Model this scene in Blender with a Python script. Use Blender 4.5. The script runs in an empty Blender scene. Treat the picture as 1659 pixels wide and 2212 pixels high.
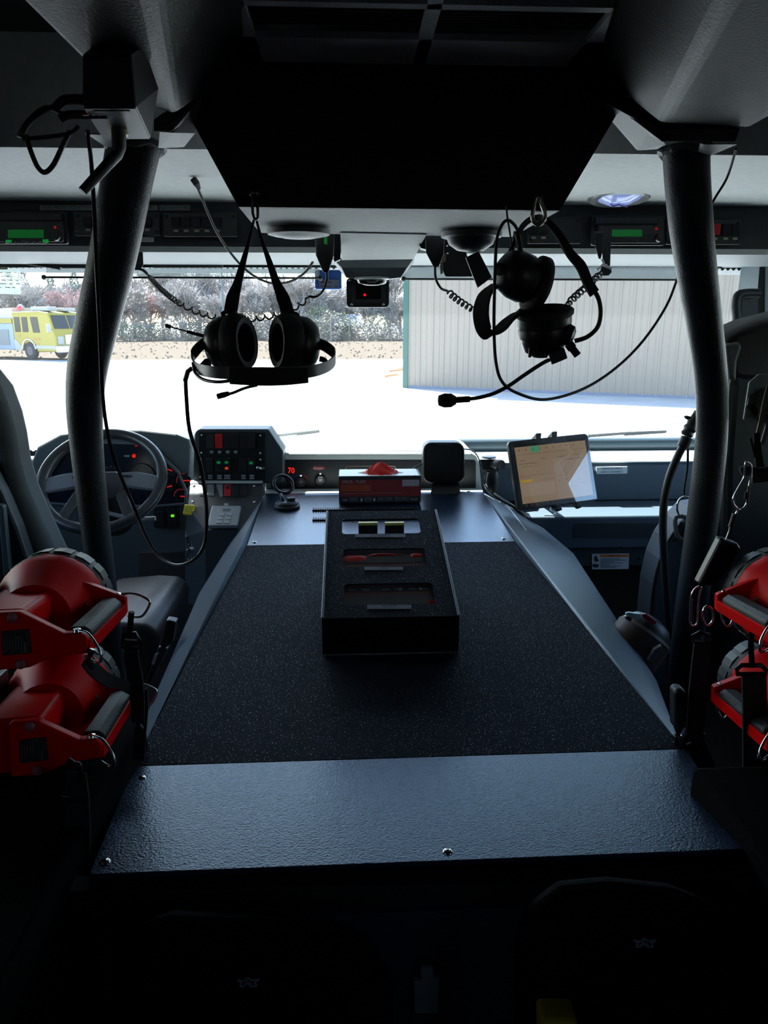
import bpy, bmesh, math, random
from mathutils import Vector as V, Matrix as M
sc = bpy.context.scene
C = sc.collection
random.seed(7)
# ---------------------------------------------------------------- camera
IW, IH, F = 1659.0, 2212.0, 1534.0
PITCH, YAW, S = math.radians(15.0), math.radians(2.72), 1.15
CAM = V((0, 0, 2.4))                        # eye height above the pavement (metres)
cr = V((math.cos(YAW), -math.sin(YAW), 0))
cf = V((math.sin(YAW)*math.cos(PITCH), math.cos(YAW)*math.cos(PITCH), -math.sin(PITCH)))
cu = cr.cross(cf)
cam = bpy.data.cameras.new('camera')
cam.sensor_fit = 'VERTICAL'; cam.sensor_height = 36.0; cam.lens = F/IH*36.0
cam.clip_start = 0.02; cam.clip_end = 2000
co = bpy.data.objects.new('camera', cam); C.objects.link(co)
co.matrix_world = M(((cr.x, cu.x, -cf.x, CAM.x), (cr.y, cu.y, -cf.y, CAM.y), (cr.z, cu.z, -cf.z, CAM.z), (0, 0, 0, 1)))
sc.camera = co
# ---------------------------------------------------------------- light and exposure
sc.view_settings.view_transform = 'Standard'; sc.view_settings.look = 'None'
sc.view_settings.gamma = 1.0; sc.view_settings.use_curve_mapping = False
sc.view_settings.exposure = 2.6
SUN_EL, SUN_AZ = math.radians(46), math.radians(35)     # the sun stands ahead, over the driver's side
w = bpy.data.worlds.new('sky'); sc.world = w; w.use_nodes = True
nt = w.node_tree; nt.nodes.clear()
sky = nt.nodes.new('ShaderNodeTexSky'); sky.sky_type = 'NISHITA'; sky.sun_disc = False
sky.sun_elevation = SUN_EL; sky.sun_rotation = -SUN_AZ; sky.air_density = 1.0; sky.dust_density = 1.0; sky.ozone_density = 1.0
bg = nt.nodes.new('ShaderNodeBackground'); bg.inputs[1].default_value = 0.16
wo = nt.nodes.new('ShaderNodeOutputWorld')
nt.links.new(sky.outputs[0], bg.inputs[0]); nt.links.new(bg.outputs[0], wo.inputs[0])
sl = bpy.data.lights.new('sun', 'SUN'); sl.energy = 8.0; sl.angle = math.radians(0.6); sl.color = (1.0, 0.96, 0.9)
so = bpy.data.objects.new('sun', sl); C.objects.link(so)
so.rotation_euler = V((-math.sin(SUN_AZ)*math.cos(SUN_EL), math.cos(SUN_AZ)*math.cos(SUN_EL), math.sin(SUN_EL))).to_track_quat('Z', 'Y').to_euler()
sc.cycles.max_bounces = 10; sc.cycles.diffuse_bounces = 5; sc.cycles.glossy_bounces = 4; sc.cycles.transparent_max_bounces = 12
sc.cycles.use_denoising = True; sc.cycles.sample_clamp_indirect = 6.0; sc.cycles.caustics_reflective = False
# ---------------------------------------------------------------- where things stand
def ray(x, y): return cr*((x-IW/2)/F) + cf - cu*((y-IH/2)/F)
def P(x, y, Y):
    d = ray(x, y); return CAM + d*(Y*S/d.y)
def PZ(x, y, z):
    d = ray(x, y); return CAM + d*(z*S/d.z)
def PN(x, y, p0, n):
    d = ray(x, y); return CAM + d*((p0-CAM).dot(n)/d.dot(n))
def U(x, y, z): return V((x*S, y*S, 2.4+z*S))
def pm(Y, px=1.0): return px*Y*S*0.985/F          # metres per picture pixel at distance Y
# ---------------------------------------------------------------- materials
def lin(h):
    h = h.lstrip('#'); return tuple((c/12.92 if c <= .04045 else ((c+.055)/1.055)**2.4) for c in (int(h[i:i+2], 16)/255 for i in (0, 2, 4))) + (1,)
MATS = {}
def mat(name, col, rough=.5, metal=0., bump=0., bscale=200., speck=0., emit=None, est=1., spec=.5, vary=0., vscale=30., coat=0.):
    if name in MATS: return MATS[name]
    m = bpy.data.materials.new(name); m.use_nodes = True; n = m.node_tree; b = n.nodes['Principled BSDF']
    c = lin(col) if isinstance(col, str) else tuple(col)+(1,)
    b.inputs['Base Color'].default_value = c; b.inputs['Roughness'].default_value = rough; b.inputs['Metallic'].default_value = metal
    b.inputs['Specular IOR Level'].default_value = spec; b.inputs['Coat Weight'].default_value = coat
    tc = n.nodes.new('ShaderNodeTexCoord')
    if bump:
        t = n.nodes.new('ShaderNodeTexNoise'); t.inputs['Scale'].default_value = bscale; t.inputs['Detail'].default_value = 2
        bp = n.nodes.new('ShaderNodeBump'); bp.inputs['Strength'].default_value = bump; bp.inputs['Distance'].default_value = .002
        n.links.new(tc.outputs['Object'], t.inputs['Vector']); n.links.new(t.outputs['Fac'], bp.inputs['Height']); n.links.new(bp.outputs[0], b.inputs['Normal'])
    if vary or speck:
        t = n.nodes.new('ShaderNodeTexNoise'); t.inputs['Scale'].default_value = vscale; t.inputs['Detail'].default_value = 4
        r = n.nodes.new('ShaderNodeMapRange'); r.inputs[1].default_value = .3; r.inputs[2].default_value = .7
        a = max(vary, speck); r.inputs[3].default_value = 1-a; r.inputs[4].default_value = 1+a
        mx = n.nodes.new('ShaderNodeMix'); mx.data_type = 'RGBA'; mx.blend_type = 'MULTIPLY'; mx.inputs[0].default_value = 1
        mx.inputs[6].default_value = c
        n.links.new(tc.outputs['Object'], t.inputs['Vector']); n.links.new(t.outputs['Fac'], r.inputs[0]); n.links.new(r.outputs[0], mx.inputs[7]); n.links.new(mx.outputs[2], b.inputs['Base Color'])
    if emit:
        b.inputs['Emission Color'].default_value = lin(emit); b.inputs['Emission Strength'].default_value = est*.165
    MATS[name] = m; return m
def glass(name, tint=(.86, .9, .9), dust=0.0, ior=1.5, rough=0.0):
    if name in MATS: return MATS[name]
    m = bpy.data.materials.new(name); m.use_nodes = True; n = m.node_tree; n.nodes.clear()
    o = n.nodes.new('ShaderNodeOutputMaterial'); tr = n.nodes.new('ShaderNodeBsdfTransparent'); gl = n.nodes.new('ShaderNodeBsdfGlossy')
    tr.inputs[0].default_value = tint+(1,); gl.inputs['Roughness'].default_value = rough
    fr = n.nodes.new('ShaderNodeFresnel'); ge = n.nodes.new('ShaderNodeNewGeometry'); ma = n.nodes.new('ShaderNodeMath'); ma.operation = 'MULTIPLY_ADD'; ma.inputs[1].default_value = 1/ior-ior; ma.inputs[2].default_value = ior
    n.links.new(ge.outputs['Backfacing'], ma.inputs[0]); n.links.new(ma.outputs[0], fr.inputs[0]); mx = n.nodes.new('ShaderNodeMixShader')
    n.links.new(fr.outputs[0], mx.inputs[0]); n.links.new(tr.outputs[0], mx.inputs[1]); n.links.new(gl.outputs[0], mx.inputs[2])
    out = mx
    if dust:
        d = n.nodes.new('ShaderNodeBsdfTranslucent'); d.inputs[0].default_value = (.9, .93, .95, 1); m2 = n.nodes.new('ShaderNodeMixShader'); m2.inputs[0].default_value = dust
        n.links.new(mx.outputs[0], m2.inputs[1]); n.links.new(d.outputs[0], m2.inputs[2]); out = m2
    n.links.new(out.outputs[0], o.inputs[0]); MATS[name] = m; return m
BLK = mat('black_plastic', (.012, .013, .015), .45, bump=.1, bscale=600)
RUB = mat('black_rubber', (.010, .011, .012), .6)
VIN = mat('black_vinyl', (.014, .015, .016), .42, bump=.15, bscale=300)
WEB = mat('black_webbing', (.006, .006, .007), .85, bump=.3, bscale=900)
CAB = mat('grey_cab_paint', (.11, .12, .125), .55, bump=.25, bscale=350, speck=.12, vscale=500)
CAB2 = mat('grey_headliner', (.60, .62, .62), .75, bump=.2, bscale=400, speck=.06, vscale=60)
DASH = mat('grey_dash_plastic', (.06, .075, .085), .5, bump=.15, bscale=500)
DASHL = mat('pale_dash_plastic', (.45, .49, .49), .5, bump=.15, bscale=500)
NAVY = mat('dark_blue_paint', (.03, .045, .07), .5, bump=.2, bscale=400)
COV1 = mat('cover_smooth_paint', (.010, .020, .042), .26, bump=.22, bscale=420, spec=.7)
COV1.node_tree.nodes['Principled BSDF'].inputs['Specular Tint'].default_value = (.55, .78, 1, 1)     # sky blue put into the sheen itself
COV3 = mat('cover_pebbled_paint', (.008, .018, .042), .33, bump=.42, bscale=360, spec=.42)
COV3.node_tree.nodes['Principled BSDF'].inputs['Specular Tint'].default_value = (.3, .6, 1, 1)  # reflected sky blue tinted into this plate's sheen too
COV2 = mat('cover_rough_paint', (.003, .006, .012), .8, bump=.5, bscale=700, spec=.06)
def sparkle(m, scale, thr, sp, ro):                       # bright grains in a matt wrinkle finish
    n = m.node_tree; b = n.nodes['Principled BSDF']; tc = n.nodes['Texture Coordinate']
    t = n.nodes.new('ShaderNodeTexNoise'); t.inputs['Scale'].default_value = scale; t.inputs['Detail'].default_value = 1
    r = n.nodes.new('ShaderNodeMapRange'); r.inputs[1].default_value = thr; r.inputs[2].default_value = thr+.04; n.links.new(tc.outputs['Object'], t.inputs['Vector']); n.links.new(t.outputs['Fac'], r.inputs[0])
    for k, lo, hi in (('Specular IOR Level', b.inputs['Specular IOR Level'].default_value, sp), ('Roughness', b.inputs['Roughness'].default_value, ro)):
        q = n.nodes.new('ShaderNodeMapRange'); q.inputs[3].default_value = lo; q.inputs[4].default_value = hi; n.links.new(r.outputs[0], q.inputs[0]); n.links.new(q.outputs[0], b.inputs[k])
sparkle(COV2, 420, .66, 1., .35)
CHR = mat('chrome', (.75, .75, .76), .12, 1.0)
STL = mat('brushed_steel', (.5, .5, .5), .3, 1.0)
RED = mat('red_plastic', (.70, .003, .004), .42, spec=.04)
WHT = mat('white_label', (.62, .65, .68), .6)
PRT = mat('white_print', (.5, .52, .54), .6)
INK = mat('dark_ink', (.03, .03, .035), .6)
YEL = mat('yellow_plastic', (.85, .68, .05), .45)
# ---------------------------------------------------------------- mesh helpers
class MB:
    def __init__(s): s.v = []; s.f = []
    def add(s, vs, fs):
        o = len(s.v); s.v += [V(p) for p in vs]; s.f += [tuple(i+o for i in f) for f in fs]; return s
    def prism(s, poly, vec):
        n = len(poly); vec = V(vec); a = [V(p) for p in poly]; b = [p+vec for p in a]
        return s.add(a+b, [tuple(range(n)), tuple(range(2*n-1, n-1, -1))] + [(i, i+n, (i+1) % n+n, (i+1) % n) for i in range(n)])
    def hull(s, pts):
        bm = bmesh.new(); [bm.verts.new(p) for p in pts]; r = bmesh.ops.convex_hull(bm, input=bm.verts)
        bmesh.ops.delete(bm, geom=[v for v in bm.verts if not v.link_faces], context='VERTS'); bm.verts.index_update()
        s.add([v.co.copy() for v in bm.verts], [tuple(v.index for v in f.verts) for f in bm.faces]); bm.free(); return s
    def box(s, c, size, m=None):
        m = m or M.Identity(3); c = V(c); h = [x/2 for x in size]
        vs = [c + m @ V((x*h[0], y*h[1], z*h[2])) for x in (-1, 1) for y in (-1, 1) for z in (-1, 1)]
        return s.add(vs, [(0, 1, 3, 2), (4, 6, 7, 5), (0, 4, 5, 1), (2, 3, 7, 6), (0, 2, 6, 4), (1, 5, 7, 3)])
    def bar(s, a, b, w, t, up=V((0, 0, 1))):
        a, b = V(a), V(b); d = (b-a); L = d.length; d.normalize(); x = d.cross(up)
        if x.length < 1e-4: x = d.cross(V((0, 1, 0)))
        x.normalize(); z = x.cross(d)
        return s.box((a+b)/2, (w, L, t), M((x, d, z)).transposed())
    def tube(s, pts, r, n=8, closed=False, sy=1.0):
        pts = [V(p) for p in pts]; k = len(pts); rs = r if isinstance(r, (list, tuple)) else [r]*k
        T = []
        for i in range(k):
            a = pts[(i-1) % k] if closed or i else pts[0]; b = pts[(i+1) % k] if closed or i < k-1 else pts[-1]
            t = b-a; T.append(t.normalized() if t.length > 1e-9 else V((0, 0, 1)))
        u = T[0].orthogonal().normalized(); vs = []
        for i in range(k):
            u = (u - T[i]*u.dot(T[i])).normalized(); w_ = T[i].cross(u)
            vs += [pts[i] + (u*math.cos(2*math.pi*j/n) + w_*math.sin(2*math.pi*j/n)*sy)*rs[i] for j in range(n)]
        fs = []
        for i in range(k if closed else k-1):
            a, b = i*n, ((i+1) % k)*n
            fs += [(a+j, a+(j+1) % n, b+(j+1) % n, b+j) for j in range(n)]
        if not closed: fs += [tuple(range(n-1, -1, -1)), tuple(range((k-1)*n, k*n))]
        return s.add(vs, fs)
    def ribbon(s, pts, wid, side, th=.0015):
        pts = [V(p) for p in pts]; k = len(pts); ws = wid if isinstance(wid, (list, tuple)) else [wid]*k
        sd = side if isinstance(side, (list, tuple)) and not isinstance(side, V) else [side]*k
        vs = []
        for i in range(k):
            t = (pts[min(i+1, k-1)] - pts[max(i-1, 0)]).normalized(); x = V(sd[i]); x = (x - t*x.dot(t)).normalized(); nn = t.cross(x)
            h = ws[i]/2; vs += [pts[i]-x*h-nn*th/2, pts[i]+x*h-nn*th/2, pts[i]+x*h+nn*th/2, pts[i]-x*h+nn*th/2]
        fs = [(3, 2, 1, 0), tuple(range((k-1)*4, k*4))]
        for i in range(k-1): fs += [(i*4+j, i*4+(j+1) % 4, i*4+4+(j+1) % 4, i*4+4+j) for j in range(4)]
        return s.add(vs, fs)
    def lathe(s, prof, o, axis, n=24, up=V((0, 0, 1)), sx=1., sy=1.):
        o, a = V(o), V(axis).normalized(); up = V(up); x = up.cross(a)
        if x.length < 1e-4: x = V((1, 0, 0)).cross(a)
        x.normalize(); y = a.cross(x); vs = []; fs = []; k = len(prof)
        for r, t in prof: vs += [o + a*t + x*(r*sx*math.cos(2*math.pi*j/n)) + y*(r*sy*math.sin(2*math.pi*j/n)) for j in range(n)]
        for i in range(k-1): fs += [(i*n+j, i*n+(j+1) % n, (i+1)*n+(j+1) % n, (i+1)*n+j) for j in range(n)]
        if prof[0][0] > 1e-6: fs.append(tuple(range(n-1, -1, -1)))
        if prof[-1][0] > 1e-6: fs.append(tuple(range((k-1)*n, k*n)))
        return s.add(vs, fs)
def cat(pts, sub=6, closed=False):
    pts = [V(p) for p in pts]; n = len(pts); out = []
    for i in range(n if closed else n-1):
        g = (lambda k: pts[k % n]) if closed else (lambda k: pts[max(0, min(n-1, k))])
        a, b, c, d = g(i-1), g(i), g(i+1), g(i+2)
        for j in range(sub):
            t = j/sub; out.append(.5*((2*b) + (c-a)*t + (2*a-5*b+4*c-d)*t*t + (3*b-a-3*c+d)*t**3))
    if not closed: out.append(pts[-1])
    return out
def pp(l, Y=None): return [P(q[0], q[1], q[2] if len(q) > 2 else Y) for q in l]
def rr(x0, y0, x1, y1, r, k=4):
    out = []
    for cx, cy, a0 in ((x1-r, y0+r, -90), (x1-r, y1-r, 0), (x0+r, y1-r, 90), (x0+r, y0+r, 180)):
        for i in range(k+1):
            a = math.radians(a0+90*i/k); out.append((cx+r*math.cos(a), cy+r*math.sin(a)))
    return out
BASE = {}
def obj(name, mb, m, parent=None, smooth=None, bevel=0., seg=2, label=None, kind=None, sub=0):
    base = BASE[parent.name] if parent else V((0, 0, 0))
    me = bpy.data.meshes.new(name); me.from_pydata([p-base for p in mb.v], [], mb.f)
    bm = bmesh.new(); bm.from_mesh(me); bmesh.ops.remove_doubles(bm, verts=bm.verts, dist=1e-6); bmesh.ops.recalc_face_normals(bm, faces=bm.faces); bm.to_mesh(me); bm.free()
    for x in (m if isinstance(m, (list, tuple)) else [m]): me.materials.append(x)
    o = bpy.data.objects.new(name, me); C.objects.link(o)
    if smooth:
        me.polygons.foreach_set('use_smooth', [True]*len(me.polygons)); me.set_sharp_from_angle(angle=math.radians(smooth))
    if bevel:
        b = o.modifiers.new('edge', 'BEVEL'); b.width = bevel; b.segments = seg; b.limit_method = 'ANGLE'; b.angle_limit = math.radians(40)
    if sub:
        b = o.modifiers.new('round', 'SUBSURF'); b.levels = b.render_levels = sub
    if parent: o.parent = parent
    BASE[o.name] = base
    if label: o['label'] = label
    if kind: o['kind'] = kind
    return o
def thing(name, label, cat_, loc, group=None):
    o = bpy.data.objects.new(name, None); C.objects.link(o); o.location = loc; o.empty_display_size = .05
    o['label'] = label; o['category'] = cat_; BASE[o.name] = V(loc)
    if group: o['group'] = group
    return o
def tag(o, label, cat_, group=None):
    o['label'] = label; o['category'] = cat_
    if group: o['group'] = group
    return o
def struct(name, mb, m, parent=None, **k):
    o = obj(name, mb, m, parent, **k)
    if not parent: o['kind'] = 'structure'
    return o
def txt(body, size, o, right, up, m, parent, align='CENTER', ext=.0003, sx=1., name='lettering'):
    cu_ = bpy.data.curves.new('t', 'FONT'); cu_.body = body; cu_.size = 1; cu_.align_x = align; cu_.align_y = 'CENTER'; cu_.resolution_u = 2
    ob = bpy.data.objects.new('t', cu_); me = bpy.data.meshes.new_from_object(ob); bpy.data.objects.remove(ob); bpy.data.curves.remove(cu_)
    x, y = V(right).normalized()*size*sx, V(up).normalized()*size; n = V(right).cross(V(up)).normalized()
    mb = MB(); mb.add([V(o)+x*p.co.x+y*p.co.y+n*ext for p in me.vertices], [tuple(p.vertices) for p in me.polygons]); bpy.data.meshes.remove(me)
    base = BASE[parent.name] if parent else V((0, 0, 0))
    me = bpy.data.meshes.new(name); me.from_pydata([p-base for p in mb.v], [], mb.f); me.materials.append(m)
    ob = bpy.data.objects.new(name, me); C.objects.link(ob); ob.parent = parent; BASE[ob.name] = base
    return ob
def copy_part(src, loc, rot=None, parent=None):
    o = src.copy(); C.objects.link(o); o.parent = parent or src.parent; o.location = loc - BASE[o.parent.name]
    if rot: o.rotation_euler = rot
    BASE[o.name] = BASE[o.parent.name]
    return o
_scr = {}
def screw(parent, p, n, r=.004, m=None):
    m = m or CHR; key = (round(r, 5), m.name)
    if key not in _scr:
        mb = MB(); mb.lathe([(1e-7, r*.55), (r*.25, r*.5), (r*.3, r*.42), (r*.55, r*.45), (r*.85, r*.26), (r, 0), (r, -r*.4)], (0, 0, 0), (0, 0, 1), 12)
        me = bpy.data.meshes.new('screw'); me.from_pydata(mb.v, [], mb.f); me.materials.append(m)
        me.polygons.foreach_set('use_smooth', [True]*len(me.polygons)); _scr[key] = me
    o = bpy.data.objects.new('screw', _scr[key]); C.objects.link(o); o.parent = parent; o.location = V(p)-BASE[parent.name]
    o.rotation_euler = V(n).to_track_quat('Z', 'Y').to_euler(); BASE[o.name] = BASE[parent.name]
    return o
def plate(name, poly, Y, t, m, parent=None, bevel=0., **k):        # an upright plate whose rear face stands at distance Y
    if len(poly) == 2: (x0, y0), (x1, y1) = poly; poly = [(x0, y0), (x1, y0), (x1, y1), (x0, y1)]
    return obj(name, MB().prism(pp(poly, Y), (0, t, 0)), m, parent, bevel=bevel, **k)
def slab(name, poly, z, t, m, parent=None, bevel=0., **k):         # a level plate whose top lies at height z
    return obj(name, MB().prism([PZ(x, y, z) for x, y in poly], (0, 0, -t)), m, parent, bevel=bevel, **k)
def tubeo(name, pts, r, m, parent=None, n=8, sub=6, closed=False, sy=1., **k):
    return obj(name, MB().tube(cat(pts, sub, closed) if sub else pts, r, n, closed, sy), m, parent, smooth=50, **k)
def coil(pts, R, turns, wire, n=5, per=10):
    pts = cat(pts, 8); L = [0]
    for a, b in zip(pts, pts[1:]): L.append(L[-1]+(b-a).length)
    out = []; N = int(turns*per); j = 0
    for i in range(N+1):
        d = L[-1]*i/N
        while j < len(L)-2 and L[j+1] < d: j += 1
        t = (d-L[j])/max(1e-9, L[j+1]-L[j]); p = pts[j].lerp(pts[j+1], t); T = (pts[j+1]-pts[j]).normalized()
        u = T.cross(V((0, 1, 0))).normalized(); w_ = T.cross(u); a = 2*math.pi*i/per; e = min(1, i/per, (N-i)/per)
        out.append(p + (u*math.cos(a)+w_*math.sin(a))*R*e)
    return MB().tube(out, wire, n)
XA, YA, ZA = V((1, 0, 0)), V((0, 1, 0)), V((0, 0, 1))
# ================================================================ the setting: cab shell
def walls():
    X = 1.34
    MBf = MB(); MBf.box(U(0, .6, -1.23), (2*X*S+.3, 4.0*S, .06*S)); struct('floor', MBf, mat('floor_mat', (.02, .02, .022), .8))
    MBf = MB(); MBf.box(U(0, -1.5, -.4), (2*X*S+.3, .06, 1.8*S)); struct('wall_rear', MBf, CAB)
    MBf = MB(); MBf.box(U(0, .02, .47), (2*X*S+.3, 3.0*S, .06)); struct('ceiling', MBf, mat('dark_headliner', (.012, .012, .013), .8))
    # forward headliner: rises in a lip, then slopes down to the switch console
    MBf = MB(); MBf.hull([U(x, y, z) for x in (-X-.05, X+.05) for y, z in ((1.31, .277), (1.86, .277), (1.86, .5), (1.31, .5))]); struct('ceiling_front', MBf, CAB2)
    for sx, nm in ((-1, 'left'), (1, 'right')):
        b = MB(); x = sx*(X+.03)
        def pc(y0, y1, z0, z1): b.box(U(x, (y0+y1)/2, (z0+z1)/2), (.06, (y1-y0)*S, (z1-z0)*S))
        wins = [[(-.75, -.25), (-.2, -.25), (-.2, .2), (-.75, .2)], [(.9, -.36), (2.02, -.36), (2.02, .2), (1.585, .2), (.9, -.122)]]  # unseen windows; front slant shaped for the tablet reflection, rear ones enlarged for fill
        pc(-1.5, 2.42, -1.25, -.36); pc(-1.5, 2.42, .2, .5); pc(-1.5, -.75, -.36, .2); pc(-.2, .9, -.36, .2); pc(2.02, 2.42, -.36, .2)
        b.prism([U(x-.026, .9, -.122), U(x-.026, 1.585, .2), U(x-.026, .9, .2)], (.06, 0, 0))
        pc(-.75, -.2, -.36, -.25)
        struct('wall_'+nm, b, CAB)
        for k, wp in enumerate(wins):
            b = MB(); b.prism([U(x, y_, z_) for y_, z_ in wp], (.005, 0, 0)); wd = struct('window_%d' % (2+k*2+(sx > 0)), b, glass('side_glass', (.85, .9, .9)) if k else glass('privacy_glass', (.62, .63, .63)))
            b = MB()
            for p, q in zip(wp, wp[1:]+wp[:1]): b.bar(U(sx*X, *p), U(sx*X, *q), .02, .03, XA)
            obj('window_seal', b, RUB, wd)
    b = MB(); b.box(U(0, 2.40, -.86), (2*X*S+.3, .06, .84*S)); struct('wall_front', b, DASH)
    b = MB(); b.hull([U(x, y, z) for x in (-X, X) for y, z in ((2.24, .168), (2.42, .150), (2.42, .5), (2.24, .5))]); struct('trim_1', b, mat('header_grey', (.16, .18, .185), .6))
    # windscreen: one wide pane, with its dark rubber gasket and toothed edges
    A0, A1 = U(-X-.05, 2.36, -.44), U(X+.05, 2.36, -.44); B0, B1 = U(-X-.05, 2.30, .175), U(X+.05, 2.30, .175)
    b = MB(); b.prism([A0, A1, B1, B0], (0, .006, 0)); wd = struct('window_1', b, glass('windscreen_glass', (.90, .95, .95), dust=.004))
    b = MB()
    n = 150
    for i in range(n):
        xa = -X+2*X*i/n; w_ = 2*X/n
        b.prism([U(xa, 2.292, .172), U(xa+w_, 2.292, .172), U(xa+w_, 2.292, .162), U(xa+w_*.5, 2.292, .154), U(xa, 2.292, .162)], (0, .003, 0))
    obj('toothed_edge', b, RUB, wd)
    b = MB()
    for i in range(n):
        xa = -X+2*X*i/n; w_ = 2*X/n
        b.prism([U(xa, 2.345, -.425), U(xa+w_, 2.345, -.425), U(xa+w_, 2.345, -.410), U(xa+w_*.5, 2.345, -.404), U(xa, 2.345, -.410)], (0, .003, 0))
    obj('toothed_edge', b, RUB, wd)
    # front corner posts
    pr = MB(); pr.hull([P(1604, 555, 2.28), P(1660, 555, 2.28), P(1575, 770, 2.33), P(1660, 770, 2.33), P(1565, 960, 2.37), P(1680, 960, 2.37), P(1720, 555, 2.1), P(1720, 960, 2.1)])
    struct('trim_2', pr, mat('corner_post_paint', (.11, .15, .18), .5))
    pr = MB(); pr.hull([P(1642, 560, 2.2), P(1700, 560, 2.2), P(1625, 770, 2.2), P(1690, 770, 2.2), P(1642, 560, 2.26), P(1625, 770, 2.26)]); struct('trim_3', pr, RUB)
walls()
# ---------------------------------------------------------------- overhead switch console above the windscreen
oc = thing('overhead_console', 'long dark overhead switch console running above the windscreen', 'console', P(830, 490, 1.86))
b = MB(); b.hull([U(x, y, z) for x in (-1.33, 1.33) for y, z in ((1.85, .280), (1.87, .178), (2.26, .170), (2.26, .30))]); obj('housing', b, mat('console_paint', (.03, .036, .043), .5, bump=.2, bscale=400), oc)
b = MB(); b.hull([U(x, y, z) for x in (-1.33, 1.33) for y, z in ((1.872, .178), (1.885, .166), (2.20, .160), (2.20, .172))]); obj('lower_lip', b, mat('lip_grey', (.22, .235, .24), .6, bump=.2, bscale=400), oc)
obj('header_band', MB().prism(pp([(-900, 552), (1500, 557), (1560, 562), (1560, 580), (1500, 578), (-900, 578)], 2.255), (0, .01, 0)), mat('header_band', (.035, .045, .05), .5), oc)
obj('drip_line', MB().tube([P(-900, 549, 2.23), P(1560, 554, 2.23)], .006, 8), BLK, oc)
YC = 1.848
def label_strip(x0, y0, x1, y1, text, Y=YC, parent=oc):
    l = plate('label_strip', [(x0, y0), (x1, y1)], Y, .004, mat('grey_label_tape', (.26, .28, .29), .6), parent)
    txt(text, pm(Y, (y1-y0)*.75), P((x0+x1)/2, (y0+y1)/2, Y)-YA*.0005, XA, ZA, INK, l)
label_strip(86, 443, 208, 454, 'FULL FRONT SCENE TRIM'); label_strip(292, 443, 341, 454, 'SCENE'); label_strip(344, 443, 411, 454, 'RESET/DATA FREQ')
label_strip(200, 512, 331, 522, 'SEAT BELT')
def radio(name, label, x0, y0, x1, y1, lx0, ly0, lx1, ly1, red, lamps=()):
    r = thing(name, label, 'radio', P((x0+x1)/2, y1, 1.84), None)
    obj('housing', MB().prism(pp(rr(x0, y0, x1, y1, 4), 1.842), (0, .012, 0)), BLK, r, bevel=.001)
    obj('faceplate', MB().prism(pp(rr(x0+14, y0+18, x1-10, y1-5, 4), 1.832), (0, .02, 0)), mat('radio_face', (.02, .021, .023), .4), r, bevel=.001)
    obj('hood', MB().prism(pp([(x0+10, y0+4), (x1-14, y0+4), (x1-14, y0+20), (x0+10, y0+20)], 1.825), (0, .03, 0)), BLK, r, bevel=.002)
    plate('display', [(lx0, ly0), (lx1, ly1)], 1.8305, .004, mat('green_display', (.0, .05, .015), .3, emit='#0a6a26', est=.38), r)
    obj('indicator', MB().lathe([(pm(1.83, 3), 0), (pm(1.83, 2.4), .002), (1e-5, .003)], P(*red, 1.8315), -YA, 10), mat('red_indicator', (.2, .0, .0), .4, emit='#c02010', est=.35), r)
    for q in range(7): plate('key', [(lx0-8+q*(lx1-lx0+16)/7, ly1+6), (lx0-8+(q+.7)*(lx1-lx0+16)/7, ly1+11)], 1.8305, .003, BLK, r)
    obj('knob', MB().lathe([(pm(1.83, 9), 0), (pm(1.83, 8), .012), (1e-5, .013)], P(red[0]+4, red[1]+20, 1.832), -YA, 14), BLK, r, smooth=40)
    for a in lamps: plate('lit_key', [(a[0], a[1]), (a[2], a[3])], 1.8303, .003, mat('green_key', (.0, .2, .06), .4, emit='#149a3c', est=.5), r)
    return r
radio('overhead_radio', 'overhead two-way radio with green display and two lit green keys, driver side of console', -40, 456, 146, 527, 17, 496, 94, 514, (119, 491), ((12, 518, 25, 524), (92, 517, 104, 524)))
radio('overhead_radio', 'overhead two-way radio with green display, under the blue dome light', 1278, 464, 1436, 530, 1322, 496, 1387, 511, (1418, 494))
def rocker(parent, x0, y0, x1, y1, Y, m, tilt=1, lamps=()):
    d = .010; a, b_, c, e = P(x0, y0, Y), P(x1, y0, Y), P(x1, y1, Y), P(x0, y1, Y)
    t0, t1 = (d, d*.35) if tilt > 0 else (d*.35, d)
    mb = MB(); mb.hull([a, b_, c, e, a-YA*t0, b_-YA*t0, c-YA*t1, e-YA*t1])
    r = obj('rocker_switch', mb, m, parent, bevel=.0012)
    for lx, ly, s, mm in lamps:
        fx = (ly-y0)/(y1-y0); dd = t0+(t1-t0)*fx
        obj('lamp_window', MB().prism([p-YA*(dd+.0004) for p in pp([(lx-s, ly-s), (lx+s, ly-s), (lx+s, ly+s), (lx-s, ly+s)], Y)], (0, .002, 0)), mm, r)
    return r
def legend(parent, cx, y, w_, Y, rows=2, m=PRT):
    b = MB()
    for k in range(rows):
        ww = w_*(1 if k != 1 else .8); b.prism(pp([(cx-ww/2, y+k*3.4), (cx+ww/2, y+k*3.4), (cx+ww/2, y+k*3.4+1.8), (cx-ww/2, y+k*3.4+1.8)], Y-.0004), (0, .0006, 0))
    return obj('legend', b, m, parent)
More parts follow.
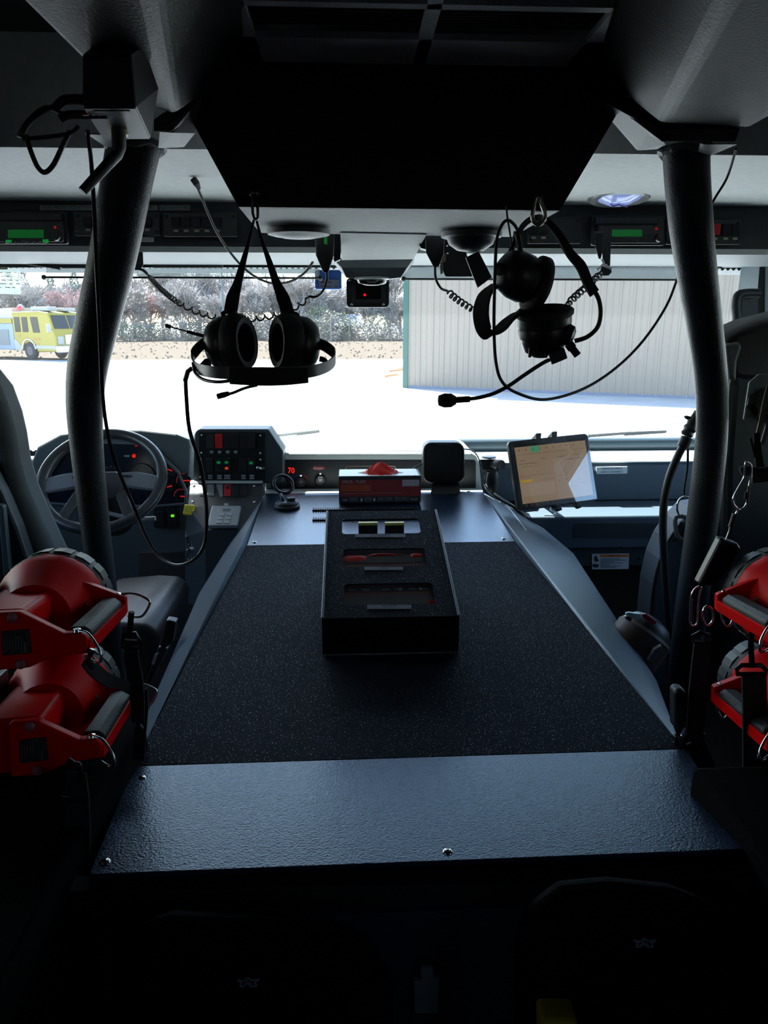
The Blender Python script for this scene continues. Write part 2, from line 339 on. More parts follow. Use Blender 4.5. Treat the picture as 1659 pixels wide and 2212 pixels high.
def console_panel(label, x0, x1, y0, y1, sws, leg=True):
    t = thing('rocker_bank', label, 'switch panel', P((x0+x1)/2, y1, 1.84))
    obj('backing', MB().prism(pp(rr(x0, y0, x1, y1, 3), 1.843), (0, .008, 0)), BLK, t, bevel=.0008)
    for x, mm in sws:
        rocker(t, x-9, y0+10, x+9, y1-20, 1.842, mm, 1)
        if leg: obj('legend', MB().prism(pp([(x-5, y1-15), (x+5, y1-15), (x+5, y1-10), (x-5, y1-10)], 1.8415), (0, .001, 0)), mat('pale_legend', (.33, .31, .22), .6), t)
    for x in (x0+7, x1-7):
        for y in (y0+8, y1-8): screw(t, P(x, y, 1.842), -YA, .004, BLK)
SW = mat('dark_rocker', (.016, .018, .022), .35)
console_panel('overhead rocker switch panel behind the bent pillar on driver side', 160, 345, 458, 509, [(190, SW), (212, SW), (318, SW)])
console_panel('overhead panel of five dark rocker switches below the reset label', 353, 512, 459, 511, [(380, SW), (402, SW), (425, SW), (447, SW), (470, SW)])
console_panel('overhead blank switch panel behind the strung-up passenger headset', 1140, 1256, 467, 526, [(1133+20, SW), (1160+14, SW)])
console_panel('overhead switch panel with a red rocker, beyond passenger pillar', 1440, 1602, 474, 528, [(1465, SW), (1545, mat('red_rocker', (.5, .02, .03), .4)), (1568, SW), (1588, SW)])
dl = thing('dome_light', 'oval dome light with bluish lens set in headliner, passenger side', 'dome light', P(1338, 432, 1.75))
c0 = P(1338, 431, 1.745); nrm = V((0, -.10, -1)).normalized()
obj('bezel', MB().lathe([(.055, -.004), (.075, .002), (.082, -.006)], c0, nrm, 28, YA, 1., 1.), mat('dome_bezel', (.18, .18, .19), .4), dl, smooth=50)
obj('lens', MB().lathe([(1e-5, .014), (.03, .012), (.055, 0)], c0+nrm*-.001, nrm, 24, YA), mat('blue_lens', (.55, .6, .95), .12, emit='#8fa6ff', est=.25), dl, smooth=50)
obj('lens_wire', MB().tube(cat([c0+nrm*.015+V(p) for p in ((-.03, -.02, 0), (-.012, .01, .0), (-.005, -.012, 0), (.006, .002, 0), (.03, .02, 0))], 5), .0016, 6), mat('blue_wire', (.02, .03, .3), .4), dl)
for x, y in ((443, 341), (480, 387), (395, 386)): pass
hs = thing('headliner_screws', 'headliner screw cap near the black box, driver side', 'screw', P(443, 341, 1.52))
screw(hs, P(443, 341, 1.55), -ZA, .010, BLK); hs.name = 'screw_cap'; BASE['screw_cap'] = V(hs.location)
h2 = thing('screw_cap', 'headliner screw cap beside the passenger pillar bracket', 'screw', P(1325, 347, 1.5)); screw(h2, P(1325, 347, 1.54), -ZA, .011, BLK)
# ---------------------------------------------------------------- the hanging black overhead unit
ou = thing('overhead_unit', 'large black-faced overhead air unit hanging from the ceiling on the centre line', 'air unit', U(0.03, 1.1, .14))
def hull(pts): return MB().hull(pts)
fb = [P(515, 447, .98), P(1209, 455, .98)]; ft = [P(334, 113, 1.02), P(1412, 113, 1.02)]
obj('rear_panel', hull([p+YA*d for p in fb+ft for d in (0, .012)]), mat('black_painted_face', (.010, .010, .011), .65), ou)
ff = [PZ(562, 503, .139), PZ(1105, 512, .139)]
obj('housing', hull([fb[0]+YA*.012, fb[1]+YA*.012, ff[0], ff[1], ft[0]+YA*.012, ft[1]+YA*.012, ff[0]+ZA*.25, ff[1]+ZA*.25]), CAB2, ou)
a0, a1 = PZ(735, 503, .137), PZ(921, 507, .137); b0, b1 = PZ(738, 562, .128), PZ(893, 560, .128)
obj('centre_duct', hull([a0, a1, b0, b1]+[p+ZA*.2 for p in (a0, a1, b0, b1)]), CAB2, ou)
hd = hull([P(718, 558, 1.72), P(895, 556, 1.72), P(748, 600, 1.70), P(866, 600, 1.70), P(738, 578, 1.69), P(880, 578, 1.69), P(808, 606, 1.70), P(718, 566, 1.9), P(895, 566, 1.9), P(760, 603, 1.9), P(850, 603, 1.9)])
obj('centre_cowl', hd, mat('cowl_grey', (.10, .115, .125), .45), ou, bevel=.002)
for nm, cx, cy, bowl, lab in (('downlight', 645, 494, 0, ''), ('downlight', 1018, 500, 1, '')):
    o_ = PZ(cx, cy, .137)
    d = obj('downlight', MB().lathe([(.052, 0), (.056, -.003), (.056, -.008), (.046, -.010)] if 0 else [(.046, .012), (.054, .010), (.056, .002), (.05, 0)], o_, -ZA, 32, YA), mat('downlight_ring', (.02, .02, .022), .5), ou, smooth=40)
    if bowl: obj('lens', MB().lathe([(.045, .010), (.040, .022), (.025, .032), (1e-5, .036)], o_, -ZA, 24, YA), BLK, d, smooth=60)
    else: obj('lens', MB().lathe([(.046, .011), (.03, .015), (1e-5, .017)], o_, -ZA, 24, YA), mat('frosted_lens', (.07, .075, .08), .5), d, smooth=60)
# ---------------------------------------------------------------- ceiling air intake grille
cv = thing('ceiling_grille', 'grey ceiling air grille with four brown filter windows', 'vent', PZ(900, 60, .31))
zc = .308
def cell(q): return [PZ(x, y, zc) for x, y in q]
colx = lambda x, y: x
rows = [(-60, -36, 8, 0), ]
Q = {}
o00 = PZ(456, 0, zc); 
fr = MB()
pl = [PZ(470, 0, zc), PZ(528, 140, zc), PZ(1272, 140, zc), PZ(1372, 0, zc)]
# windows as level rectangles
y85 = PZ(915, 86, zc).y; y20 = PZ(915, 20, zc).y; y10 = PZ(915, 9, zc).y; yf = PZ(900, 139, zc).y
xl0, xl1 = PZ(553, 86, zc).x, PZ(905, 86, zc).x; xr0, xr1 = PZ(932, 91, zc).x, PZ(1265, 93, zc).x
yb = y10-(y85-y20); y0e = yb-.06
X0, X1 = PZ(505, 86, zc).x, PZ(1330, 86, zc).x
zz = 2.4+zc*S
def fbx(xa, xb, ya, yb_): fr.box(((xa+xb)/2, (ya+yb_)/2, zz+.004), (abs(xb-xa), abs(yb_-ya), .008))
fbx(X0, X1, y85, yf); fbx(X0, X1, y20, y10); fbx(X0, X1, y0e, yb)
fbx(X0, xl0, y0e, yf); fbx(xl1, xr0, y0e, yf); fbx(xr1, X1, y0e, yf)
obj('frame', fr, mat('grille_paint', (.5, .55, .58), .5, bump=.5, bscale=350, speck=.2, vscale=500), cv)
fm = mat('filter_brown', (.035, .022, .017), .85, bump=.5, bscale=300)
for xa, xb in ((xl0, xl1), (xr0, xr1)):
    for ya, yb_ in ((y20, y85), (yb, y10)):
        g = MB(); g.box(((xa+xb)/2, (ya+yb_)/2, zz+.022), (xb-xa, yb_-ya, .004))
        f_ = obj('filter_panel', g, fm, cv); g = MB(); k = 11
        for i in range(k): g.box(((xa+xb)/2, ya+(yb_-ya)*(i+.5)/k, zz+.017), (xb-xa, (yb_-ya)/k*.45, .007))
        o = obj('pleat', g, fm, f_); o['kind'] = 'stuff'
for x, y in ((546, 103), (1262, 116)): screw(cv, PZ(x, y, zc)-ZA*.0005, -ZA, .009, BLK)
# ---------------------------------------------------------------- moulded roof beams and the bent pillars
BM = mat('beam_moulding', (.013, .0148, .0155), .55, bump=.35, bscale=260, spec=.22)
def beam(label, outer, ridge, inner, end, ex):
    L1, L2 = [PZ(x, y, .23) for x, y in outer]; R1, R2 = [PZ(x, y, .23) for x, y in ridge]; I1, I2 = [PZ(x, y, .315) for x, y in inner]
    def back(a, b_, Y): t = (Y-b_.y)/(a.y-b_.y); return b_+(a-b_)*t
    pts = [L2, R2, I2, back(L1, L2, -.3), back(R1, R2, -.3), back(I1, I2, -.3)]
    top = [V((p.x, p.y, 2.4+.42*S)) for p in pts]
    pts += top + [V((L2.x+ex, L2.y, 2.4+.42*S)), V((L2.x+ex, -.3, 2.4+.42*S))]
    t = thing('roof_beam', label, 'roof beam', (L2+R2)/2)
    obj('moulding', hull(pts), BM, t, bevel=.012, seg=3)
    obj('end_collar', hull([P(x, y, Y) for x, y, Y in end]+[P(x, y, Y)+V((0, .05, .02)) for x, y, Y in end]), mat('collar_black', (.018, .019, .02), .5), t, bevel=.002)
    return t
beam('moulded grey roof beam carrying the wireless box, driver side', [(50, 0), (270, 216)], [(333, 0), (377, 250)], [(478, 0), (530, 142)],
     [(332, 258, .93), (378, 258, .93), (372, 284, .93), (332, 284, .93), (402, 226, .97), (436, 208, .99), (392, 270, .97)], -.1)
beam('moulded grey roof beam over the passenger pillar', [(1900, 0), (1612, 278)], [(1570, 0), (1425, 268)], [(1372, 0), (1278, 150)],
     [(1424, 278, .95), (1600, 278, .95), (1590, 306, .95), (1430, 306, .95), (1398, 250, .98), (1280, 192, 1.0), (1405, 262, .98)], .3)
def pillar(label, path, widths, br):
    pts = cat([P(*q) for q in path], 6); k = len(pts)
    rad = []
    for i in range(k):
        t = i/6; j = min(int(t), len(widths)-2); rad.append(pm(path[0][2], (widths[j]+(widths[j+1]-widths[j])*(t-j)))/2)
    t = thing('roll_bar_pillar', label, 'pillar', pts[-1])
    obj('tube', MB().tube(pts, rad, 24), mat('pillar_paint', (.008, .013, .020), .40, bump=.45, bscale=420, spec=.3), t, smooth=50)
    for q in br: obj('bracket', hull([P(*p) for p in q]+[P(*p)+V((0, .012, .004)) for p in q]), CAB, t)
    mb = MB(); top = pts[0]; mb.tube([top+V((0.0, 0, -.012+.004*math.cos(i*1.9)))+V((math.cos(i*.42), math.sin(i*.42), 0))*rad[0]*1.04 for i in range(15)], .006, 6, True); obj('weld_bead', mb, mat('weld_metal', (.06, .06, .06), .5, bump=1, bscale=300), t)
    return t
pillar('bent dark roll-bar pillar beside the driver seat with a wire along it',
       [(292, 300, 1.10), (276, 380, 1.11), (258, 480, 1.12), (238, 580, 1.14), (212, 690, 1.16), (190, 790, 1.18), (183, 870, 1.19), (187, 960, 1.20), (198, 1070, 1.20), (210, 1170, 1.2), (226, 1300, 1.2), (246, 1480, 1.2), (260, 1640, 1.2)],
       [102, 98, 96, 94, 91, 87, 82, 75, 70, 67, 66, 64, 62],
       [[(345, 285, .95), (375, 287, .95), (432, 214, .99), (420, 288, 1.02), (396, 318, 1.06), (342, 320, 1.06)], [(188, 290, .97), (232, 292, .97), (250, 318, 1.06), (228, 317, 1.06)]])
pillar('bent dark roll-bar pillar on the passenger side beside the hose',
       [(1482, 310, 1.10), (1484, 380, 1.11), (1492, 480, 1.12), (1504, 580, 1.14), (1520, 690, 1.16), (1533, 790, 1.18), (1538, 870, 1.19), (1536, 960, 1.20), (1524, 1070, 1.20), (1511, 1170, 1.2), (1495, 1300, 1.2), (1473, 1480, 1.2), (1455, 1640, 1.2)],
       [92, 90, 89, 84, 78, 74, 72, 74, 76, 76, 80, 78, 76],
       [[(1276, 204, .99), (1405, 275, .96), (1438, 312, 1.0), (1420, 322, 1.06), (1380, 325, 1.06)], [(1520, 312, .98), (1592, 312, .98), (1536, 336, 1.06), (1515, 330, 1.06)]])
# ================================================================ engine cover between the seats
ec = thing('engine_cover', 'wide dark blue textured engine cover running from the rear seats to the dash', 'engine cover', U(0, 1.2, -1.2))
q = [PZ(287, 1655, -.49), PZ(1478, 1618, -.49), PZ(1113, 1170, -.49), PZ(533, 1179, -.49)]       # middle plate
ql = [PZ(533, 1179, -.49), PZ(1113, 1170, -.49), PZ(1043, 1062, -.466), PZ(572, 1066, -.466)]      # rises gently toward the dash
FN = (ql[1]-ql[0]).cross(ql[3]-ql[0]).normalized()
def PF(x, y, d=0.): return PN(x, y, ql[0], FN)+ZA*(d+.001)      # forward plate
zb = -.453
n0, n1 = PZ(190, 1890, zb), PZ(1640, 1834, zb)
outl = [PZ(500, 1180, -.56), PZ(430, 1282, -.56), PZ(310, 1560, -.56)]; outr = [PZ(1150, 1120, -.56), PZ(1240, 1195, -.56), PZ(1420, 1470, -.56)]
far0, far1 = PZ(552, 1085, -.56), PZ(1066, 1075, -.56)
z1 = V((0, 0, .003))
top = [q[0], q[1], q[2], q[3], ql[2], ql[3]]
low = [far0, far1, outr[2]+V((.01, -.1, 0)), outl[2]+V((-.01, -.1, 0)), V((n0.x, n0.y, 2.4-.56*S)), V((n1.x, n1.y, 2.4-.56*S))]
side = mat('cover_side_lit', (.11, .145, .18), .38, bump=.12, bscale=500)  # paler than the top: side-window reflection put into the colour
# flanks: long rounded shoulders down to the floor
for nm, tp, ou_ in (('flank', [ql[3], q[3], q[0]], [far0, outl[0], outl[1], outl[2]]), ('flank', [ql[2], q[2], q[1]], [far1, outr[0], outr[1], outr[2]])):
    pts = [p-z1 for p in tp]+list(ou_)+[V((p.x, p.y, 2.4-1.2*S)) for p in list(ou_)+[tp[0], tp[-1]]]
    obj(nm, hull(pts), side, ec, bevel=.006, seg=3, smooth=60)
obj('middle_plate', MB().prism(q, (0, 0, -.006)), COV2, ec, bevel=.0012)
obj('forward_plate', MB().prism([p+ZA*.0005 for p in ql], (0, 0, -.006)), COV1, ec, bevel=.0012)
rp = [q[0]+V((.0, -.001, .001)), q[1]+V((.0, -.001, .001)), n1, n0]
obj('rear_plate', MB().prism(rp, (0, 0, -.006)), COV3, ec, bevel=.0018)
core = [p-ZA*.012 for p in q]+[p-ZA*.05 for p in ql[2:]]+[V((p.x, p.y, 2.4-.505*S)) for p in (n0, n1)]+[V((p.x, p.y, 2.4-1.2*S)) for p in (ql[2], ql[3], n0, n1)]
obj('body', hull(core), NAVY, ec)
for x, y, n in ((307, 1681, 1), (228, 1862, 1), (967, 1840, 1)): screw(ec, PN(x, y, n0, (n1-n0).cross(q[0]-n0).normalized()), V((0, .1, 1)), .0055)
for x, y in ((550, 1172), (1088, 1164), (1012, 1062)): screw(ec, PF(x, y), ZA, .006)
b = MB()
for yy in (1103, 1124):
    a, c = PF(675, yy, .0015), PF(905, yy-2, .0015); nb = 46
    b.box((a+c)/2, ((c-a).x, pm(1.75, 9), .003))
    for i in range(nb): b.box(a.lerp(c, (i+.5)/nb)+V((0, 0, .0025)), ((c-a).x/nb*.5, pm(1.75, 20), .002))
o = obj('hook_strip', b, RUB, ec, label='ribbed black fastening strips')
# rear face of the cover with a latch, below the near edge
rb = thing('rear_bulkhead', 'dark carpeted bulkhead below the engine cover with a painted dull red glow and steel latch', 'bulkhead', U(0, .52, -1.2))
yb0 = n1.y+.01
b = MB(); b.prism([V((n0.x-.3, yb0+.03, 2.4-.52*S)), V((n1.x+.3, yb0+.0, 2.4-.52*S)), V((n1.x+.3, yb0, 2.4-1.2*S)), V((n0.x-.3, yb0+.03, 2.4-1.2*S))], (0, .02, 0)); obj('carpet_panel', b, mat('dark_carpet', (.012, .014, .02), .9, bump=1, bscale=500), rb)
b = MB(); b.prism([PN(x, y, V((0, yb0-.002, 0)), YA) for x, y in ((196, 1960), (640, 1950), (560, 2000), (300, 2030), (232, 2075))], (0, .004, 0)); obj('painted_red_glow', b, mat('red_glow_paint', (.5, .05, .045), .95, bump=1, bscale=500), rb)  # red glow falling on the bulkhead, put in as a coloured patch
b = MB(); b.bar(V((n0.x-.02, yb0-.004, n0.z-.03)), V((n1.x, yb0-.02, n1.z-.03)), .02, .025); obj('edge_rail', b, RUB, rb)
la = lambda l, d=.0: [PN(x, y, V((0, yb0-.012, 0)), YA) for x, y in l]
b = MB(); b.prism(la([(893, 2064), (953, 2064), (953, 2108), (893, 2108)]), (0, .012, 0)); lt = obj('latch_bracket', b, mat('latch_dark', (.05, .055, .06), .4, .6), rb, bevel=.001)
b = MB(); b.prism([p-YA*.004 for p in la([(908, 2084), (934, 2084), (934, 2104), (948, 2104), (945, 2182), (895, 2182), (893, 2112), (908, 2112)])], (0, .006, 0)); obj('latch_tongue', b, mat('latch_grey', (.28, .33, .36), .5), lt, bevel=.001)
# ---------------------------------------------------------------- glove dispenser
gd = thing('glove_dispenser', 'dark metal glove box dispenser with three slots labelled by size, on the engine cover', 'dispenser', PZ(845, 1400, -.49))
B0, B1 = PZ(695, 1415, -.49), PZ(993, 1411, -.49); y0 = B0.y
xa, xb = PZ(697, 1415, -.49).x, PZ(991, 1411, -.49).x
tf = P(845, 1333, y0/S).z; Yb = 1.30; tb = P(820, 1103, Yb).z; yb_ = Yb*S
zb0 = 2.4-.49*S+.001
xs = lambda px, t: P(px, 1333+(1103-1333)*t, (y0+(yb_-y0)*t)/S).x
T = lambda x, t, d=0.: V((x, y0+(yb_-y0)*t, tf+(tb-tf)*t+d))
# top with three rounded slots (strips around the openings)
TN = (T(xb, 0)-T(xa, 0)).cross(T(xa, 1)-T(xa, 0)).normalized()
def onT(x, y): return PN(x, y, T(xa, 0), TN)
slots = [[(739, 1121), (903, 1121), (911, 1152), (739, 1153)], [(741, 1186), (916, 1184), (923, 1222), (742, 1225)], [(743, 1262), (935, 1258), (939, 1304), (743, 1307)]]
def st(p): return (p.x, (p.y-y0)/(yb_-y0))
mb = MB(); g = MB()
def slice_(t0, t1, x0, x1): mb.prism([T(x0, t0), T(x1, t0), T(x1, t1), T(x0, t1)], -TN*.003)
rows = []
for s_ in slots:
    c = [st(onT(*p)) for p in s_]; t1 = (c[0][1]+c[1][1])/2; t0 = (c[2][1]+c[3][1])/2; x0 = (c[0][0]+c[3][0])/2; x1 = (c[1][0]+c[2][0])/2; rows.append((t0, t1, x0, x1))
rows.sort(); prev = 0
for t0, t1, x0, x1 in rows:
    slice_(prev, t0, xa, xb); slice_(t0, t1, xa, x0); slice_(t0, t1, x1, xb); prev = t1
    r_ = .008; L = (T(0, 1)-T(0, 0)).length
    for cx, sx in ((x0, 1), (x1, -1)):
        for ct, s2 in ((t0, 1), (t1, -1)):
            p = [T(cx, ct)]
            for i in range(5):
                a = math.pi/2*i/4; p.append(T(cx+sx*r_*(1-math.cos(a)), ct+s2*r_/L*(1-math.sin(a))))
            # fillet fan from the corner
            p = [T(cx, ct)]+[T(cx+sx*r_*(1-math.cos(math.pi/2*i/4)), ct+s2*r_/L*(1-math.sin(math.pi/2*i/4))) for i in range(5)]
            mb.prism(p, -TN*.003)
slice_(prev, 1, xa, xb)
MET = mat('dispenser_paint', (.003, .007, .013), .75, bump=.5, bscale=700, spec=.1); sparkle(MET, 420, .66, 1., .35)
obj('top_panel', mb, MET, gd)
mb = MB(); mb.prism([V((xa, y0, zb0)), V((xb, y0, zb0)), T(xb, 0), T(xa, 0)], (0, .003, 0)); obj('front_panel', mb, MET, gd)
for x, nm in ((xa, -1), (xb, 1)):
    mb = MB(); mb.prism([V((x, y0, zb0)), V((x, yb_, zb0)), T(x, 1), T(x, 0)], (-nm*.003, 0, 0)); obj('side_panel', mb, MET, gd)
    mb = MB(); mb.tube([T(x, 0.0)-XA*nm*.001, T(x, 1.)-XA*nm*.001], .0024, 8); obj('edge_fold', mb, mat('pale_edge', (.08, .1, .12), .35), gd, smooth=60)  # edge folds in a lighter tone than the panels
for (l, t, x0, x1, y0_, y1_) in (('EXTRA LARGE', 0, 768, 876, 1154, 1161), ('LARGE', 1, 787, 871, 1225, 1232), ('MEDIUM', 2, 793, 889, 1307, 1316)):
    lb = obj('size_label', MB().prism([onT(x, y)+TN*.0008 for x, y in ((x0, y0_), (x1, y0_), (x1, y1_), (x0, y1_))], -TN*.0006), mat('size_label_tape', (.16, .18, .24), .5), gd)
    up = (T(xa, 1)-T(xa, 0)).normalized(); hh = (onT(800, y0_)-onT(800, y1_)).length
    txt(l, hh*.82, onT((x0+x1)/2, (y0_+y1_)/2)+TN*.0012, XA, up, INK, lb, sx=.72 if t == 2 else .62)
mid = (xa+xb)/2
def glovebox(name, label, c, size, ang, group=None, fancy=False):
    t = thing(name, label, 'glove box', c, group); L, D, Hh = size
    R3 = M.Rotation(ang, 3, 'X'); c = V(c); f = lambda x, y, z: c + R3 @ V((x, y, z))
    mb = MB(); mb.box(c+R3 @ V((0, 0, Hh/2)), (L, D, Hh), R3); obj('carton', mb, mat('carton_dark', (.028, .028, .034), .55), t, bevel=.0015)
    fr_ = lambda x0, z0, x1, z1, d=.0006: [f(x0, -D/2-d, z0), f(x1, -D/2-d, z0), f(x1, -D/2-d, z1), f(x0, -D/2-d, z1)]
    obj('red_band', MB().prism(fr_(-L*.49, Hh*.24, L*.49, Hh*.86), (0, .0006, 0)), mat('carton_red', (.26, .03, .035), .55), t)
    obj('top_sheet', MB().prism([f(-L*.49, -D*.48, Hh+.0008), f(L*.47, -D*.48, Hh+.0008), f(L*.47, D*.48, Hh+.0008), f(-L*.49, D*.48, Hh+.0008)], R3 @ V((0, 0, -.0006))), mat('carton_white', (.72, .72, .74), .5), t)
    return t, f, R3
gc = PF(821, 1092); gz = gc.z+.008; L = pm(1.83, 186)*1.0; D = .105; gH = .083
gt, gf, gR = glovebox('glove_box', 'open carton of red disposable gloves standing on the forward plate before the dash panel', V((gc.x, gc.y+D/2, gz)), (L, D, gH), 0)
fy = -D/2-.0016
def gtx(s, h, x, z, m, sx=1., al='LEFT'): txt(s, h, gf(x, fy, z), XA, ZA, m, gt, al, sx=sx)
gtx('MICR', .0125, -L*.455, gH*.80, PRT, 1.1); gtx('FLEX', .0125, -L*.29, gH*.80, PRT, 1.1)
obj('logo_mark', MB().prism([gf(-L*.328, fy, gH*.735), gf(-L*.316, fy, gH*.735), gf(-L*.298, fy, gH*.86), gf(-L*.31, fy, gH*.86)], (0, .0004, 0)), mat('logo_red', (.5, .03, .03), .5), gt)
obj('name_panel', MB().prism([gf(x, fy+.0004, z) for x, z in ((-L*.47, gH*.45), (-L*.11, gH*.45), (-L*.11, gH*.68), (-L*.47, gH*.68))], (0, .0003, 0)), mat('name_orange', (.45, .09, .04), .55), gt)
gtx('BLAZE', .0165, -L*.45, gH*.565, mat('name_print', (.28, .03, .03), .5), 1.4)
gtx('100', .0100, -L*.46, gH*.12, PRT)
gtx('Ansell', .0085, L*.37, gH*.13, PRT)
obj('info_sticker', MB().prism([gf(x, fy, z) for x, z in ((L*.27, gH*.62), (L*.475, gH*.62), (L*.475, gH*.86), (L*.27, gH*.86))], (0, .0004, 0)), mat('pale_sticker', (.42, .40, .48), .5), gt)
for k in range(3): gtx('S', .006, L*(.30+.06*k), gH*.77, INK)
b = MB()
for x0, x1, n in ((-.37, -.27, 3), (-.19, -.10, 3), (-.03, .06, 3), (.07, .15, 3), (.18, .24, 3), (.25, .35, 3)):
    for k in range(n): b.prism([gf(L*x0, fy, gH*(.19-.05*k)), gf(L*x1, fy, gH*(.19-.05*k)), gf(L*x1, fy, gH*(.205-.05*k)), gf(L*x0, fy, gH*(.205-.05*k))], (0, .0004, 0))
b.prism([gf(-L*.45, fy, gH*.36), gf(L*.27, fy, gH*.36), gf(L*.27, fy, gH*.375), gf(-L*.45, fy, gH*.375)], (0, .0004, 0))
obj('small_print', b, mat('dim_print', (.25, .24, .27), .6), gt)
for x in (-.225, -.07): obj('drop_icon', MB().prism([gf(L*x+math.cos(a)*.0032, fy, gH*.12+math.sin(a)*.0055) for a in [i*math.pi/4 for i in range(8)]], (0, .0004, 0)), PRT, gt)
obj('carton_slot', MB().prism([gf(x*L, y*D, gH+.0012) for x, y in ((-.27, -.05), (-.2, .12), (.2, .12), (.3, -.05), (.2, -.2), (-.2, -.2))], (0, 0, -.0003)), INK, gt)
# the glove pulled up through the slot: a crumpled red peak
bm_ = MB(); n = 26; rings = 9; rnd = random.Random(3); fold = [rnd.uniform(.8, 1.15) for _ in range(n)]
vs = []
for k in range(rings):
    t = k/(rings-1)
    for j in range(n):
        a = 2*math.pi*j/n; rad = (1-t)**.8*(.92+.16*math.sin(5*a+k)+.1*(fold[j]-1)*4*t)
        vs.append(gf(.004+.056*rad*math.cos(a), -.012+.030*rad*math.sin(a), gH+.001+.035*t+.004*math.sin(7*a+1.3*k)*(1-t)*t*4))
bm_.add(vs, [(k*n+j, k*n+(j+1) % n, (k+1)*n+(j+1) % n, (k+1)*n+j) for k in range(rings-1) for j in range(n)]+[tuple(range((rings-1)*n, rings*n))])
GLV = mat('red_glove_rubber', (.72, .02, .015), .45)
obj('glove_tip', bm_, GLV, gt, smooth=70)
obj('glove_flap', MB().prism([gf(-.028, -D*.12, gH+.0025), gf(.035, -D*.12, gH+.0025), gf(.018, -D*.34, gH+.0022), (gf(.004, -D*.44, gH+.002)), gf(-.010, -D*.34, gH+.0022)], (0, 0, -.0012)), GLV, gt)
# two cartons standing inside the dispenser under the lower slots
dW = (xb-xa)*.93; slope = math.atan2(tb-tf, yb_-y0)
BRN = mat('carton_brown_red', (.07, .012, .012), .55)
for lab, ti, tt in (('carton of gloves lying in the dispenser under the slot marked large', 1, 0), ('carton of gloves lying in the dispenser under the slot marked medium', 0, 1)):
    t0, t1, _a, _b = rows[ti]; p = T(mid, (t0+t1)/2)-TN*.0095; Hh = .046; D2 = .088
    c2 = p-TN*Hh
    g2, f2, R2 = glovebox('glove_box', lab, c2, (dW, D2, Hh), slope, None)
    for o_ in g2.children:
        if o_.name.startswith('top_sheet'): o_.data.materials[0] = BRN
    q3 = lambda x0, v0, x1, v1, d: [f2(x, y, Hh+d) for x, y in ((x0, v0), (x1, v0), (x1, v1), (x0, v1))]
    oval = lambda cx, cy, rx, ry: [f2(cx+rx*math.copysign(abs(math.cos(a))**.4, math.cos(a)), cy+ry*math.copysign(abs(math.sin(a))**.5, math.sin(a)), Hh+.0016) for a in [i*math.pi/10+.01 for i in range(20)]]
    sd = 1 if tt else -1
    obj('dark_edge_band', MB().prism(q3(-dW*.49, min(sd*.018, sd*.030), dW*.49, max(sd*.018, sd*.030), .0012), -TN*.0004), mat('carton_dark', 0), g2)
    b = MB()
    for k, x in enumerate((-.33, -.22, -.05, .05, .17, .27)): b.prism(q3(dW*x, sd*.022 if sd > 0 else -.027, dW*(x+.07), sd*.022+.0015 if sd > 0 else -.0255, .0016), -TN*.0003); b.prism(q3(dW*x, sd*.025 if sd > 0 else -.0235, dW*(x+.06), sd*.025+.0012 if sd > 0 else -.0222, .0016), -TN*.0003)
    obj('small_print', b, mat('dim_print', (.25, .24, .27), .6), g2)
    for x in ((.10, .27) if tt else (-.34, -.14)): obj('drop_icon', MB().prism([f2(dW*x+math.cos(a)*.003, sd*.024+math.sin(a)*.004, Hh+.0016) for a in [i*math.pi/4 for i in range(8)]], -TN*.0003), PRT, g2)
    obj('carton_slot', MB().prism(oval(0, -.016 if tt else .006, dW*.37, .022 if tt else .014), -TN*.0004), INK, g2)
    rg = random.Random(ti+4)
    for cx, cy, rx, ry in (((.076, -.018, .010, .007),) if tt else ((-.062, .008, .030, .014), (-.005, .020, .040, .004), (.062, .016, .016, .008))):
        pts = [f2(cx+rx*math.cos(a)*rg.uniform(.7, 1), cy+ry*math.sin(a)*rg.uniform(.6, 1), Hh+.0012) for a in [i*math.pi/7 for i in range(14)]]+[f2(cx+rx*math.cos(a)*rg.uniform(.3, .6), cy+ry*math.sin(a)*rg.uniform(.3, .6), Hh+rg.uniform(.003, .006)) for a in [i*math.pi/4 for i in range(8)]]
        obj('glove_fold', hull(pts), GLV, g2, smooth=30)
for x, nm in ((795, 0), (852, 1)):
    base = PF(x, 1152); w2 = pm(1.6, 22)
    t = thing('buckle_tab', 'small dark tab with yellow upper edge behind the dispenser, %s' % ('toward the driver' if nm == 0 else 'toward the passenger'), 'tab', base)
    obj('tab_plate', MB().box(base+ZA*.012, (w2*2, .012, .024)), BLK, t, bevel=.001)
    obj('yellow_edge', MB().box(base+ZA*.027, (w2*2, .013, .007)), mat('tab_yellow', (.6, .5, .12), .5), t)
# phone ring stand
ph = thing('phone_stand', 'black round phone stand with upright ring on the forward plate', 'phone stand', PF(622, 1098))
c = PF(620, 1096); r = pm(1.85, 27)
obj('base_disc', MB().lathe([(r*1.05, 0), (r*1.08, .006), (r*.95, .010), (r*.98, .013), (r*.9, .017), (1e-5, .017)], c, ZA, 32, YA), BLK, ph, smooth=40)
obj('base_pad', MB().lathe([(r*.8, .0172), (r*.78, .0195), (1e-5, .0195)], c, ZA, 28, YA), mat('pad_blue', (.06, .08, .11), .3), ph, smooth=40)
rc = P(612, 1046, 1.88); ax = V((.25, -.85, .55)).normalized(); u1 = ax.orthogonal().normalized(); u2 = ax.cross(u1); R_ = pm(1.88, 20)
obj('ring', MB().tube([rc+(u1*math.cos(a)+u2*math.sin(a)*1.1)*R_ for a in [i*2*math.pi/32 for i in range(32)]], .0052, 10, True), mat('ring_black', (.02, .022, .03), .25), ph, smooth=60)
obj('arm', MB().tube(cat([c+V((-.012, .004, .012)), c+V((-.016, .01, .03)), rc+V((-.012, .004, -.028)), rc+V((-.006, 0, -.022))], 5), .006, 8), BLK, ph, smooth=60)
